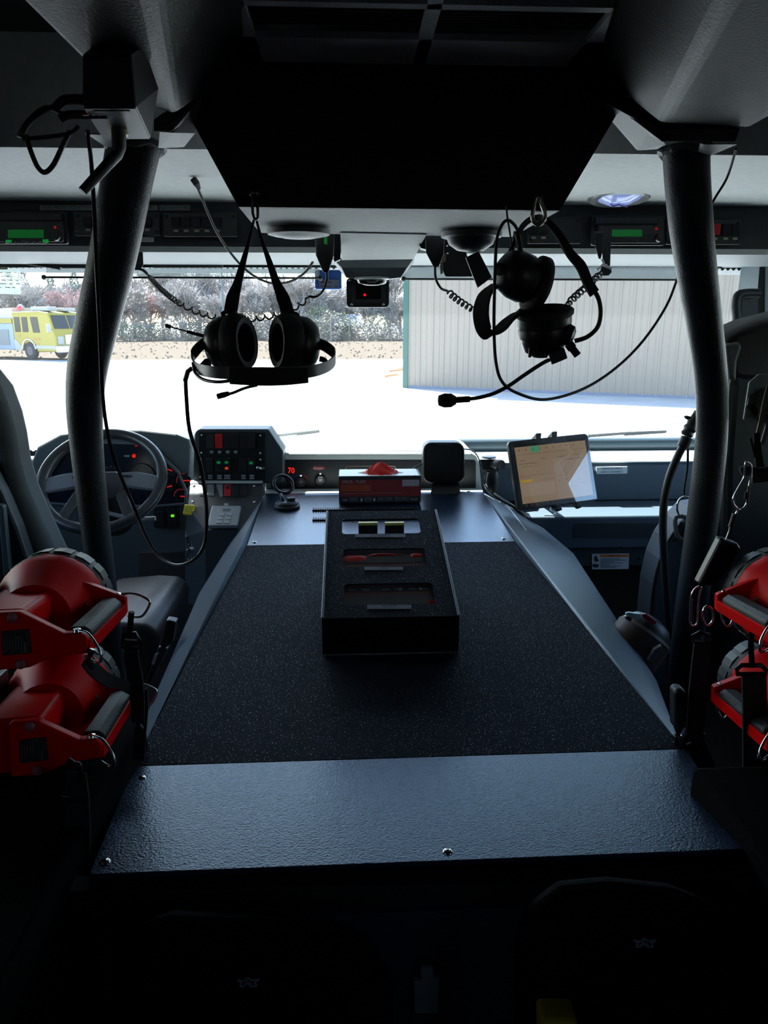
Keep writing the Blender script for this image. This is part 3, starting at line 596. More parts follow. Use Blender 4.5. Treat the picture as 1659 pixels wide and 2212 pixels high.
obj('hinge_block', MB().box(c+V((.012, .0, .024)), (.024, .02, .012), M.Rotation(.3, 3, 'Z')), BLK, ph, bevel=.002)
# pale clear pouch with dark pad on the passenger shoulder of the cover
tr = thing('pad_holder', 'white-framed card holder with dark square pad on passenger shoulder of the cover', 'holder', PZ(1105, 1140, -.5))
hz = -.50
a = [PZ(x, y, hz) for x, y in ((1050, 1082), (1090, 1081), (1139, 1146), (1099, 1149))]
obj('tray', MB().prism(a, (0, 0, -.004)), mat('tray_white', (.6, .66, .7), .25), tr, bevel=.001)
obj('dark_pad', MB().prism([PZ(x, y, hz)+ZA*.002 for x, y in ((1073, 1114), (1108, 1112), (1131, 1142), (1097, 1144))], (0, 0, -.003)), mat('pad_dark', (.015, .02, .025), .6), tr)
obj('fold_sheet', MB().prism([PZ(x, y, hz)+ZA*.003 for x, y in ((1056, 1086), (1084, 1086), (1094, 1098), (1066, 1102))], (0, 0, -.002)), mat('sheet_blue', (.35, .45, .58), .2), tr)
# ================================================================ dashboard, centre pod with climate controls
cp = thing('climate_pod', 'pale grey dash pod with climate knobs and red temperature figures', 'dash pod', PZ(800, 1062, -.49))
YP = 2.06
fr_ = [(572, 1066), (574, 1000), (580, 985), (592, 979), (1018, 979), (1030, 985), (1036, 1000), (1042, 1064)]
front = pp(fr_, YP)
back = [V((p.x, 2.33*S, p.z)) for p in front]
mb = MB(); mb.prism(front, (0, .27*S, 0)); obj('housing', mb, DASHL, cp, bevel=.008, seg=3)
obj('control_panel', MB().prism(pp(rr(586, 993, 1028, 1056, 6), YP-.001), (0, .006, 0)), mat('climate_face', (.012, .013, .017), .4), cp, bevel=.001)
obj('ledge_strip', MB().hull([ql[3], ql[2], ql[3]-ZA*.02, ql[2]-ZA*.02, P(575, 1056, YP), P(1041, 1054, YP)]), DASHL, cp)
txt('70', pm(YP, 18), P(629, 1017, YP-.004), XA, ZA, mat('red_figures', (.4, .0, .0), .4, emit='#ff2a20', est=1.6), cp, sx=.85)
for x, y in ((606, 1040), (650, 1041), (692, 1037)):
    k = obj('knob', MB().lathe([(pm(YP, 13), 0), (pm(YP, 12.5), .012), (pm(YP, 10), .016), (1e-5, .017)], P(x, y, YP-.001), -YA, 24), mat('knob_black', (.03, .03, .033), .35), cp, smooth=40)
    obj('indicator', MB().lathe([(pm(YP, 2.2), .0), (1e-5, .001)], P(x, y-13, YP-.0015), -YA, 10), mat('white_dot', (.8, .8, .8), .5, emit='#ffffff', est=.8), k)
b = MB()
for i in range(6): a = i*math.pi/3; b.bar(P(650, 1041, YP-.0165), P(650+5.5*math.cos(a), 1041+5.5*math.sin(a), YP-.0165), .0012, .0005, YA)
obj('snow_icon', b, PRT, cp)
b = MB(); b.prism(pp([(687, 1034), (697, 1034), (695, 1041), (689, 1041)], YP-.0165), (0, .0004, 0)); b.prism(pp([(687, 1030), (697, 1030), (697, 1032), (687, 1032)], YP-.0165), (0, .0004, 0)); obj('defrost_icon', b, PRT, cp)
for a0, a1, m_ in ((200, 255, mat('arc_blue', (.02, .08, .5), .5)), (285, 340, mat('arc_red', (.5, .03, .03), .5))):
    b = MB(); pts = [P(650+15.5*math.cos(math.radians(a)), 1041+15.5*math.sin(math.radians(a)), YP-.002) for a in range(a0, a1+1, 11)]; b.tube(pts, .0022, 6); obj('temperature_arc', b, m_, cp)
obj('badge', MB().lathe([(pm(YP, 15), 0), (1e-5, .001)], P(688, 1011, YP-.001), -YA, 24, ZA, 1, .3), mat('badge_red', (.35, .02, .03), .4), cp)
txt('Evans', pm(YP, 9), P(688, 1011, YP-.0025), XA, ZA, PRT, cp)
obj('slot_trim', MB().tube([P(x, y, YP-.002) for x, y in rr(747, 1007, 855, 1030, 5)], .002, 6, True), mat('slot_bronze', (.25, .22, .18), .3, .6), cp)
for x, y in ((579, 1004), (1018, 1044), (1020, 999)): screw(cp, P(x, y, YP-.001), -YA, .003, BLK)
obj('top_vent_panel', MB().prism([PZ(x, y, -.375) for x, y in ((640, 976), (1000, 976), (985, 967), (650, 967))], (0, 0, .004)), DASHL, cp, bevel=.001)
# ---------------------------------------------------------------- loudspeaker on a wire arm
sp = thing('loudspeaker', 'black rounded square loudspeaker standing before the climate pod', 'speaker', PF(962, 1063))
obj('housing', MB().prism(pp(rr(914, 956, 1004, 1044, 18, 6), 1.93), (0, .055, 0)), BLK, sp, bevel=.006, seg=3)
obj('grille', MB().prism(pp(rr(921, 964, 997, 1037, 14, 6), 1.928), (0, .004, 0)), mat('grille_black', (.006, .006, .007), .8, bump=.8, bscale=900), sp)
txt('MOTOROLA', pm(1.93, 5), P(961, 960.5, 1.9265), XA, ZA, mat('faint_print', (.12, .12, .13), .6), sp)
b = MB(); b.hull([P(935, 1040, 1.95), P(990, 1040, 1.95), PF(930, 1068), PF(995, 1067), P(935, 1040, 1.98), P(990, 1040, 1.98)]); obj('foot', b, BLK, sp)
tubeo('lead', [P(914, 1001, 1.95), P(895, 1010, 1.93), P(884, 1021, 1.9), P(880, 1026, 1.86)], .0022, BLK, sp)
tubeo('rear_lead', [P(1000, 970, 1.97), P(1020, 973, 2.0), P(1033, 988, 2.03), P(1037, 1005, 2.06)], .0025, BLK, sp)
# ---------------------------------------------------------------- upper switch pod
def px_prism(nm, l, Y, t, m, par, **k): return obj(nm, MB().prism(pp(l, Y), (0, t, 0)), m, par, **k)
REDR = mat('red_rocker', (.5, .02, .03), .4)
BLKR = mat('black_rocker', (.022, .023, .026), .3)
GRN = mat('green_lamp', (.0, .10, .03), .4, emit='#0c7a34', est=.5); ORG = mat('orange_lamp', (.2, .03, .01), .4, emit='#c0401c', est=.7); BLUL = mat('unlit_blue_lamp', (.01, .035, .06), .3)
sw = thing('switch_pod', 'black upper switch pod with two rows of rockers beside the instrument cluster', 'switch pod', P(500, 1042, 2.0))
YS = 2.0
mb = MB(); f0 = pp([(416, 1046), (420, 938), (424, 930), (432, 927), (580, 927), (612, 975), (612, 1044)], YS); mb.prism(f0, (0, .10, 0)); obj('housing', mb, mat('pod_grey', (.035, .046, .055), .5, bump=.1, bscale=500), sw, bevel=.005, seg=3)
px_prism('panel', rr(429, 934, 572, 1038, 3), YS-.002, .006, mat('switch_panel_black', (.007, .008, .010), .4), sw, bevel=.001)
for i, x in enumerate((455, 473, 491, 508, 526, 543)):
    rocker(sw, x-8, 937, x+8, 968 if i != 1 else 968, YS-.003, REDR if i == 1 else BLKR, 1 if i != 0 else -1)
    if i < 4: legend(sw, 457+i*17.3, 974, 8, YS-.003, 2)
for i, (x, l) in enumerate(((453, [(453, 997, 3, BLUL)]), (473, [(473, 997, 4, GRN)]), (490, [(490, 997, 3.5, GRN), (490, 1010, 3.5, ORG)]), (525, [(525, 997, 3, BLUL)]), (543, [(543, 998, 4, GRN)]))):
    rocker(sw, x-8, 989, x+8, 1019, YS-.003, BLKR, 1, l); legend(sw, x+1, 1026, 10 if i not in (2,) else 14, YS-.003, 3)
for x, y in ((436, 940), (435, 978), (434, 992), (433, 1030), (562, 941), (562, 979), (562, 993)): screw(sw, P(x, y, YS-.0025), -YA, .0035)
tubeo('toggle_lever', [P(556, 1014, YS-.004), P(556, 1010, YS-.03), P(562, 1012, YS-.03), P(570, 1012, YS-.005)], .0055, STL, sw)
# lower sloped switch panel
lp = thing('rocker_bank', 'sunlit lower panel of five rockers with one red, under the upper switch pod', 'switch panel', P(485, 1120, 1.93))
def ls(x, y, d=0.): # plane leaning back: y 1042 at 1.985 to y 1093 at 1.955
    Y = 1.985+(1.885-1.985)*(y-1042)/51; return P(x, y, Y-d)
def lsp(nm, l, d, t, m, par, **k): return obj(nm, MB().prism([ls(x, y, d) for x, y in l], (0, t, 0)), m, par, **k)
lsp('panel', [(411, 1043), (566, 1043), (566, 1094), (405, 1096)], 0, .02, mat('crackle_black', (.03, .031, .033), .35, bump=1., bscale=700), lp, bevel=.002)
lsp('top_edge', [(411, 1040), (566, 1040), (566, 1044), (411, 1044)], .002, .02, DASHL, lp)
for x, m_, t in ((439, mat('grey_rocker', (.2, .2, .21), .4), 1), (456, mat('grey_rocker', (.2, .2, .21), .4), 1), (492, REDR, -1), (511, BLKR, -1), (529, BLKR, -1)):
    c = [ls(x-7, 1046), ls(x+7, 1046), ls(x+7, 1070), ls(x-7, 1070)]; d0, d1 = (.012, .005) if t > 0 else (.005, .012)
    r = obj('rocker_switch', hull(c+[c[0]-YA*d0, c[1]-YA*d0, c[2]-YA*d1, c[3]-YA*d1]), m_, lp, bevel=.001)
    if t < 0: lsp('lamp_window', [(x-3, 1049), (x+3, 1049), (x+3, 1055), (x-3, 1055)], .0085, .003, BLUL, r)
lsp('blank_cover', [(467, 1046), (481, 1046), (481, 1073), (475, 1073)], .001, .002, mat('blank_grey', (.25, .25, .25), .5), lp)
for x in (437, 456, 494, 511, 529):
    b = MB(); 
    for k in range(2): b.prism([ls(x-6, 1081+k*3.5, .0005), ls(x+6, 1081+k*3.5, .0005), ls(x+6, 1083+k*3.5, .0005), ls(x-6, 1083+k*3.5, .0005)], (0, .0008, 0))
    obj('legend', b, PRT, lp)
lsp('legend_plate', [(484, 1084), (493, 1084), (493, 1092), (484, 1092)], .0005, .0008, PRT, lp)
for x, y in ((419, 1050), (416, 1084), (549, 1050), (549, 1084)): screw(lp, ls(x, y, .001), V((0, -.55, .85)), .0045)
# lower console box with gear keypad and parking brake
lc = thing('lower_console', 'dark grey lower dash console box carrying the gear keypad and brake knob', 'console', P(480, 1250, 1.85))
mb = MB(); mb.hull([ls(405, 1094), ls(566, 1094), P(400, 1160, 1.86), P(444, 1146, 1.80), P(530, 1146, 1.80), P(565, 1093, 1.95), P(400, 1300, 1.86), P(444, 1320, 1.80), P(470, 1320, 1.80), P(405, 1094, 2.1), P(566, 1094, 2.1), P(400, 1300, 2.1), P(530, 1300, 2.0)])
obj('housing', mb, mat('console_grey', (.04, .05, .06), .5, bump=.1, bscale=500), lc, bevel=.004)
obj('label_tape', MB().prism([P(520, 1106, 1.895), P(550, 1104, 1.905), P(545, 1113, 1.89), P(520, 1114, 1.885)], (0, .003, 0)), mat('yellow_tape', (.62, .55, .1), .5), lc)
kp = thing('gear_keypad', 'pale grey push-button gear keypad on the lower console', 'keypad', P(485, 1140, 1.79))
def ks(x, y, d=0.): Y = 1.878+(1.797-1.878)*(y-1098)/44; return P(x, y, Y)+V((0, -.6, .8))*d
kl = lambda nm, l, d, t, m, par, **k: obj(nm, MB().prism([ks(x, y, d) for x, y in l], V((0, -.6, .8))*-t), m, par, **k)
kl('housing', [(459, 1098), (522, 1098), (514, 1141), (449, 1141)], .014, .016, mat('keypad_grey', (.34, .36, .38), .45), kp, bevel=.003)
kl('display', [(483, 1105), (499, 1105), (498, 1111), (482, 1111)], .0146, .001, mat('lcd_grey', (.16, .18, .2), .2), kp)
for x, y in ((481, 1118), (498, 1118), (478, 1126), (495, 1126), (475, 1134), (492, 1134)):
    kl('button', [(x-5, y-3), (x+6, y-3), (x+5, y+3), (x-6, y+3)], .0165, .003, mat('keypad_button', (.42, .44, .46), .4), kp, bevel=.0008)
for x in (474, 506): kl('arrow_key', [(x-2, y) for y in (1104,)]+[(x+2, 1104), (x+1, 1112), (x-3, 1112)], .0148, .001, mat('keypad_button', 0), kp)
pb = thing('parking_brake', 'yellow parking brake knob on the lower console', 'knob', P(420, 1120, 1.9))
k0 = P(419, 1112, 1.90); dr = V((-.15, -.8, .55)).normalized()
obj('shaft', MB().tube([k0, k0+dr*.035], .008, 12), mat('knob_collar', (.5, .45, .2), .4), pb)
ux = XA.copy(); uz = dr.cross(ux).normalized()*-1; uz = ux.cross(dr)*-1
mb = MB(); c = k0+dr*.038+V((0, 0, .002)); R3 = M((ux, dr, uz)).transposed(); R3 = R3 @ M.Rotation(.12, 3, 'Y')
mb.box(c, (.034, .014, .034), R3); kb = obj('knob', mb, YEL, pb, bevel=.004, seg=3)
mb = MB(); mb.box(c+dr*.0072, (.022, .001, .022), R3); obj('raised_mark', mb, mat('knob_mark', (.6, .47, .03), .5), kb)
# hydraulic valve knobs low on the console
hv = thing('valve_block', 'dark block of chrome air valves low on the console flank', 'valve block', P(420, 1230, 1.84))
obj('block', MB().prism(pp([(402, 1158), (432, 1168), (444, 1215), (404, 1222)], 1.85), (0, .05, 0)), BLK, hv, bevel=.003)
for x, y in ((412, 1175), (411, 1207), (428, 1180), (405, 1188)): obj('valve_knob', MB().lathe([(pm(1.85, 6 if x in (412, 411) else 3), 0), (pm(1.85, 5 if x in (412, 411) else 2.5), .012), (1e-5, .014)], P(x, y, 1.85), V((.2, -1, .3)), 10), CHR, hv, smooth=40)
# ---------------------------------------------------------------- driver's dash, cluster, wheel
dd = thing('instrument_dash', 'rounded dark dash hood over the driver gauges', 'dashboard', P(250, 1200, 2.2))
hood = [(60, 1170), (62, 1010), (80, 965), (130, 938), (200, 928), (300, 929), (380, 938), (410, 950), (414, 965), (408, 1120), (404, 1300), (60, 1300)]
obj('hood', MB().prism(pp(hood, 2.16), (0, .16, 0)), DASH, dd, bevel=.010, seg=3)
rec = [(96, 1085), (110, 1020), (140, 975), (190, 955), (300, 958), (345, 980), (385, 1020), (402, 1060), (402, 1085), (396, 1089), (345, 1093), (200, 1095)]
obj('gauge_bed', MB().prism(pp(rec, 2.157), (0, .01, 0)), mat('gauge_bed_black', (.006, .009, .018), .25), dd, bevel=.001)
obj('recess_rim', MB().tube([P(x, y, 2.152) for x, y in rec], .006, 8, True), mat('dash_rim', (.07, .085, .10), .45), dd, smooth=60)
NEED = mat('red_needle', (.4, .01, .01), .4, emit='#e02018', est=.8)
def gauge(x, y, r, na, ticks=11, arc=None):
    g = obj('gauge', MB().lathe([(pm(2.15, r), 0), (pm(2.15, r), .004), (pm(2.15, r*.93), .004), (pm(2.15, r*.92), .002), (1e-5, .002)], P(x, y, 2.155), -YA, 28), mat('dial_black', (.008, .01, .015), .3), dd)
    b = MB()
    for i in range(ticks):
        a = math.radians(140+260*i/(ticks-1)); b.bar(P(x+r*.72*math.cos(a), y+r*.72*math.sin(a), 2.1505), P(x+r*.88*math.cos(a), y+r*.88*math.sin(a), 2.1505), .0012, .0008, YA)
    obj('tick', b, mat('tick_grey', (.3, .3, .31), .5), g)
    if arc: obj('warning_arc', MB().tube([P(x+r*.9*math.cos(math.radians(a)), y+r*.9*math.sin(math.radians(a)), 2.150) for a in range(arc[0], arc[1]+1, 15)], .0012, 5), arc[2], g)
    a = math.radians(na); obj('needle', MB().bar(P(x-r*.1*math.cos(a), y-r*.1*math.sin(a), 2.149), P(x+r*.8*math.cos(a), y+r*.8*math.sin(a), 2.149), .003, .001, YA), NEED, g)
    return g
AR = mat('arc_dim_red', (.3, .02, .02), .5, emit='#a01810', est=.4); AO = mat('arc_orange', (.4, .15, .02), .5, emit='#b06018', est=.4)
gauge(307, 1028, 28, 150); gauge(240, 1028, 25, 150); gauge(371, 1017, 11, 200, 5, (280, 380, AO)); gauge(397, 1038, 17, 0, 7, (160, 280, AR)); gauge(362, 1052, 12, -15, 5); gauge(391, 1072, 17, 5, 7, (180, 300, AR))
for x, y, s_, m_ in ((289, 985, 3.5, NEED), (294, 962, 3, AR)): px_prism('warning_lamp', [(x-s_, y-s_), (x+s_, y-s_), (x+s_, y+s_), (x-s_, y+s_)], 2.153, .003, m_, dd)
px_prism('message_strip', [(268, 983), (281, 983), (281, 987), (268, 987)], 2.153, .003, mat('message_grey', (.2, .2, .22), .5), dd)
px_prism('lower_switch_bezel', rr(332, 1096, 390, 1141, 6), 2.15, .012, mat('bezel_black', (.012, .014, .016), .4), dd, bevel=.001)
for x, l in ((347, []), (371, [(374, 1112, 3.5, mat('bright_green_lamp', (.1, .5, .05), .4, emit='#6cf02a', est=.9))])): rocker(dd, x-8, 1104, x+8, 1136, 2.149, BLKR, 1, l)
obj('speaker_grille_panel', MB().prism(pp([(300, 1195), (418, 1192), (430, 1262), (300, 1262)], 2.0), (0, .02, 0)), mat('brown_carpet', (.05, .045, .042), .9, bump=1, bscale=600), dd)
# steering wheel
wc = P(221, 1036, 1.90); wn = V((.04, -math.cos(math.radians(47)), math.sin(math.radians(47)))).normalized()
wu = (ZA-wn*ZA.dot(wn)).normalized(); wx = wu.cross(wn)
RW = pm(1.90, 128)
stw = thing('steering_wheel', 'black four-spoke steering wheel with satin spokes, behind the bent pillar', 'steering wheel', wc)
W_ = lambda a, b, c=0.: wc+wx*(a*RW)+wu*(b*RW)+wn*(c*RW)
obj('rim', MB().tube([W_(math.cos(t), math.sin(t)) for t in [i*2*math.pi/48 for i in range(48)]], pm(1.9, 12), 14, True), mat('wheel_black', (.03, .033, .038), .32), stw, smooth=70)
SP = mat('spoke_silver', (.16, .17, .19), .35)
for sx in (-1, 1):
    b = MB(); b.hull([W_(sx*.10, .12, -.05), W_(sx*.10, -.10, -.05), W_(sx*.97, .04, 0), W_(sx*.93, -.28, 0), W_(sx*.12, .10, .03), W_(sx*.12, -.08, .03), W_(sx*.55, .14, .03), W_(sx*.55, -.06, .03), W_(sx*.95, .02, .04), W_(sx*.92, -.25, .04)])
    s_ = obj('spoke', b, SP, stw, bevel=.006, seg=3, smooth=40)
    b = MB()
    for k in range(6):
        p = W_(sx*(.22+.05*k), .05-.004*k, .055); b.lathe([(.004, -.004), (.004, .001), (1e-5, .0015)], p, wn, 8)
    obj('button', b, BLKR, s_)
    b = MB(); b.hull([W_(sx*.22, -.25, -.04), W_(sx*.40, -.2, -.04), W_(sx*.62, -.75, 0), W_(sx*.48, -.86, 0), W_(sx*.22, -.25, .02), W_(sx*.40, -.2, .02), W_(sx*.62, -.75, .03), W_(sx*.48, -.86, .03)]); obj('spoke', b, mat('wheel_black', 0), stw, bevel=.005, smooth=40)
obj('hub', MB().hull([W_(x, y, z) for x, y, z in ((-.3, .16, 0), (.3, .16, 0), (-.42, -.1, 0), (.42, -.1, 0), (-.25, -.42, 0), (.25, -.42, 0), (-.26, .1, .08), (.26, .1, .08), (-.34, -.1, .09), (.34, -.1, .09), (-.2, -.36, .06), (.2, -.36, .06))]), mat('hub_dark', (.03, .034, .042), .4), stw, bevel=.008, seg=3, smooth=40)
obj('column', MB().tube([W_(0, -.1, -.05), W_(0, -.2, -1.1)], .055, 20), BLK, stw)
tubeo('stalk', [W_(.1, -.5, -.3), W_(.5, -.62, -.3), W_(.9, -.66, -.25)], .007, mat('stalk_grey', (.3, .31, .32), .4), stw)
# ---------------------------------------------------------------- passenger dash
pd = thing('passenger_dash', 'stepped blue-grey passenger dash with pale sunlit ledges', 'dashboard', P(1300, 1200, 1.95))
def prof(yz, x0, x1, m, nm): obj(nm, MB().prism([V((x0, y*S, 2.4+z*S)) for y, z in yz], (x1-x0, 0, 0)), m, pd, bevel=.004)
xl = P(1036, 1000, 2.06).x; xr_ = 1.36*S
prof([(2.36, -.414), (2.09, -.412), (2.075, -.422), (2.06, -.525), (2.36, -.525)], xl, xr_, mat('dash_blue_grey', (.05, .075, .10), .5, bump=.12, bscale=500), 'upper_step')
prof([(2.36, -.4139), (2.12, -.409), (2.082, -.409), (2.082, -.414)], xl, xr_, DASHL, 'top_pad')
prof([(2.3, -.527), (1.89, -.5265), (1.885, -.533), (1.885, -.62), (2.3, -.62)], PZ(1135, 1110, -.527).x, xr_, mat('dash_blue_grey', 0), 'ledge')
prof([(2.3, -.621), (1.90, -.621), (1.90, -.68), (2.3, -.68)], PZ(1190, 1200, -.6).x, xr_, mat('dash_lower', (.03, .04, .05), .55), 'lower_rail')
prof([(2.3, -.681), (2.05, -.681), (2.05, -1.2), (2.3, -1.2)], PZ(1160, 1240, -.7).x, xr_, mat('kick_brown', (.06, .058, .05), .85, bump=.5, bscale=400), 'kick_panel')
obj('gasket_roll', MB().tube([U(x, 2.315, -.398-.0*x) for x in (.2, .5, .9, 1.2, 1.33)], .028, 14), mat('gasket_blue', (.045, .07, .09), .4), pd, smooth=60)
px_prism('recess_panel', rr(1240, 1131, 1440, 1162, 6), 1.883, .004, mat('recess_dark', (.02, .024, .03), .55), pd)
st_ = px_prism('channel_label', [(1288, 1009), (1355, 1008), (1355, 1023), (1289, 1024)], 2.062, .004, WHT, pd)
txt('MEDFLIGHT MMH-8', pm(2.06, 5.4), P(1322, 1012.5, 2.0612), XA, ZA, INK, st_); txt('BANK C CHANNEL 8', pm(2.06, 5.4), P(1322, 1019.5, 2.0612), XA, ZA, INK, st_)
wsx = px_prism('warning_sticker', [(1279, 1197), (1359, 1196), (1358, 1229), (1279, 1230)], 1.897, .003, WHT, pd)
px_prism('orange_bar', [(1296, 1198), (1358, 1197.5), (1358, 1203), (1296, 1203.5)], 1.8962, .002, mat('warning_orange', (.75, .2, .03), .5), wsx)
txt('WARNING', pm(1.9, 5.5), P(1327, 1200.6, 1.8955), XA, ZA, INK, wsx)
b = MB()
for k, (x0, x1) in enumerate(((1300, 1340), (1298, 1352), (1298, 1325), (1298, 1345), (1298, 1318), (1298, 1340), (1298, 1332))): b.prism(pp([(x0, 1206+k*3.1), (x1, 1206+k*3.1), (x1, 1207.3+k*3.1), (x0, 1207.3+k*3.1)], 1.8955), (0, .001, 0))
obj('small_print', b, mat('dim_ink', (.2, .2, .22), .6), wsx)
b = MB(); b.prism(pp([(1284, 1203), (1288, 1200), (1291, 1206), (1294, 1212), (1287, 1214), (1284, 1209)], 1.8955), (0, .001, 0)); b.prism(pp([(1281, 1218), (1287, 1219), (1293, 1218), (1293, 1225), (1287, 1226), (1281, 1225)], 1.8955), (0, .001, 0)); obj('pictogram', b, INK, wsx)
for x, y in ((1217, 1209), (1398, 1205)): screw(pd, P(x, y, 1.897), -YA, .005, mat('screw_brass', (.3, .28, .2), .4, 1))
for x, y in ((1232, 1210), (1382, 1206), (1342, 1183)): screw(pd, P(x, y, 1.884 if y < 1190 else 1.897), -YA, .005, BLK)
for x in (1199, 1450): screw(pd, PZ(x, 1110, -.5255), ZA, .006)
# ---------------------------------------------------------------- tablet
def rect_frame(c, yaw, pitch, roll): return M.Rotation(yaw, 3, 'Z') @ M.Rotation(pitch, 3, 'X') @ M.Rotation(roll, 3, 'Y')
TC = V((.545*S, 1.85*S, 2.4-.389*S)); TW, TH = .243*S, .187*S
TR = rect_frame(TC, .25, -.33, -.046)
tb_ = thing('tablet', 'tablet in a black case showing a map, on a dash mount, passenger side', 'tablet', TC)
tq = lambda x, z, d=0.: TC + TR @ V((x*TW/2, -d, z*TH/2))
obj('case', MB().prism([TC + TR @ V((x, 0, z)) for x, z in rr(-TW/2, -TH/2, TW/2, TH/2, .012)], TR @ V((0, .016, 0))), mat('tablet_case', (.012, .013, .015), .4), tb_, bevel=.003)
q4 = lambda nm, x0, z0, x1, z1, d, m, par=None, t=.0006: obj(nm, MB().prism([tq(x0, z0, d), tq(x1, z0, d), tq(x1, z1, d), tq(x0, z1, d)], TR @ V((0, t, 0))), m, par or tb_)
scm = mat('screen_page', (.05, .04, .03), .3, emit='#8a755c', est=.85)
sc_ = q4('screen', -.87, -.82, .90, .80, .001, scm)
q4('screen_bar', -.87, -.93, .90, -.82, .001, mat('screen_bar', (.01, .01, .012), .3, emit='#0a0a0c', est=1.), sc_)
lnm = mat('screen_line', (.02, .02, .02), .4, emit='#5c4c3c', est=.8)
q4('map_area', .02, -.80, .88, .38, .0014, mat('screen_map', (.05, .045, .04), .3, emit='#8c7a68', est=.9), sc_)
q4('green_key', -.50, .62, -.28, .79, .0016, mat('screen_green', (.0, .05, .03), .4, emit='#3f8a62', est=.9), sc_)
q4('yellow_key', -.84, -.22, -.56, -.15, .0016, mat('screen_yellow', (.05, .04, .0), .4, emit='#b08a20', est=.9), sc_)
q4('white_box', -.86, -.62, -.02, -.26, .0016, mat('screen_pale', (.05, .05, .05), .4, emit='#8f7a66', est=.9), sc_)
b = MB()
def ln(x0, z, x1, t=.014): b.prism([tq(x0, z, .0018), tq(x1, z, .0018), tq(x1, z+t, .0018), tq(x0, z+t, .0018)], TR @ V((0, .0004, 0)))
for z, sp_ in ((.57, [(-.84, .86)]), (.40, [(-.80, -.66), (-.25, -.15), (.16, .32), (.56, .68)]), (.30, [(-.84, -.4), (.30, .72)]), (.22, [(-.74, -.36)]), (.02, [(-.4, -.36), (-.12, -.08)]), (-.04, [(-.84, -.02)]), (-.10, [(-.84, -.56)]), (-.13, [(.05, .2)]), (-.2, [(-.32, -.04)])):
    for x0, x1 in sp_: ln(x0, z, x1, .018 if len(sp_) > 1 else .010)
for k in range(9): ln(-.82+.17*k+.03, .68, -.82+.17*k+.06, .05)
for k in range(7): ln(-.80+.13*k, -.89, -.77+.13*k, .04)
obj('screen_text', b, lnm, sc_)
for x, z, c_ in ((.10, -.28, '#b04030'), (.28, -.26, '#405060'), (.50, -.22, '#c09030'), (.60, -.3, '#3080a0'), (.4, -.5, '#806090'), (.66, -.42, '#3090b0'), (.80, .30, '#3090c0'), (.80, .05, '#40a0a0')):
    q4('map_mark', x-.014, z-.02, x+.014, z+.02, .0019, mat('mark_'+c_[1:], (.02, .02, .02), .4, emit=c_, est=.8), sc_)
obj('cover_glass', MB().prism([tq(-.95, -.95, .003), tq(.97, -.95, .003), tq(.97, .95, .003), tq(-.95, .95, .003)], TR @ V((0, .0004, 0))), glass('tablet_glass', (.97, .97, .97), ior=2.0), tb_)
for x, z in ((-.28, 1.02), (.12, 1.02), (-.05, -1.02), (.45, -1.02)):
    p = TC + TR @ V((x*TW/2, .004, z*TH/2)); b = MB(); b.hull([p + TR @ V(q_) for q_ in ((-.014, .012, 0), (.014, .012, 0), (-.008, -.014, .010*z), (.012, -.014, .012*z), (-.010, -.016, -.008*z), (.006, -.016, -.006*z), (0, .0, .016*z))]); obj('clamp', b, BLK, tb_, bevel=.002)
px = TC + TR @ V((0, .05, -.04)); obj('mount_arm', MB().tube(cat([TC+TR @ V((0, .016, -.02)), px, PZ(1170, 1096, -.526)+V((0, .06, .02)), PZ(1150, 1102, -.526)+ZA*.004], 5), .012, 12), BLK, tb_, smooth=60)
obj('mount_foot', MB().prism([PZ(x, y, -.526) for x, y in ((1125, 1106), (1155, 1103), (1150, 1097), (1120, 1099))], (0, 0, .006)), BLK, tb_)
tubeo('charging_lead', [TC+TR @ V((-.02, .01, -TH*.5)), PZ(1190, 1109, -.526)+ZA*.01, PZ(1210, 1115, -.526)+ZA*.004, PZ(1175, 1116, -.526)+ZA*.004], .002, mat('lead_pale', (.4, .42, .43), .5), tb_)
# black spotlight handle and oval remote beside the climate pod
sl_ = thing('swivel_camera', 'small black swivel camera beside the climate pod', 'camera', P(1060, 1015, 1.98))
obj('lens_barrel', MB().lathe([(pm(1.98, 11), -.02), (pm(1.98, 13), .012), (pm(1.98, 12), .016), (1e-5, .014)], P(1076, 1004, 1.97), V((.5, -.8, 0)), 16), BLK, sl_, smooth=40)
obj('body', hull(pp([(1036, 992), (1074, 992), (1078, 1016), (1042, 1018)], 1.98)+pp([(1036, 992), (1074, 992), (1078, 1016), (1042, 1018)], 2.04)), BLK, sl_, bevel=.004)
obj('cap', MB().lathe([(pm(1.98, 17), 0), (pm(1.98, 16), .006), (1e-5, .008)], P(1056, 989, 2.0), ZA, 20), mat('cap_grey', (.25, .28, .31), .4), sl_, smooth=40)
obj('foot', MB().tube([P(1058, 1016, 2.0), P(1052, 1050, 2.02)], .014, 10), BLK, sl_)
rm = thing('hand_remote', 'black oval hand remote clipped beside the climate pod', 'remote', P(1066, 1062, 1.97))
obj('body', MB().lathe([(1e-5, -.012), (.7*pm(1.95, 28), -.010), (pm(1.95, 28), 0), (.7*pm(1.95, 28), .010), (1e-5, .012)], P(1065, 1040, 1.95), V((.35, -.9, .1)), 24, ZA, .58, 1.), BLK, rm, smooth=60)
tubeo('cable', [P(1048, 1045, 1.97), P(1056, 1060, 1.96), P(1075, 1075, 1.95), P(1110, 1095, 1.93), P(1137, 1122, 1.9)], .006, mat('cable_dark', (.03, .035, .04), .5), rm)
tubeo('pale_cable', [P(1050, 1045, 1.96), P(1062, 1060, 1.95), P(1085, 1078, 1.94), P(1118, 1098, 1.92), P(1138, 1118, 1.9)], .003, mat('cable_pale', (.5, .48, .44), .5), rm)
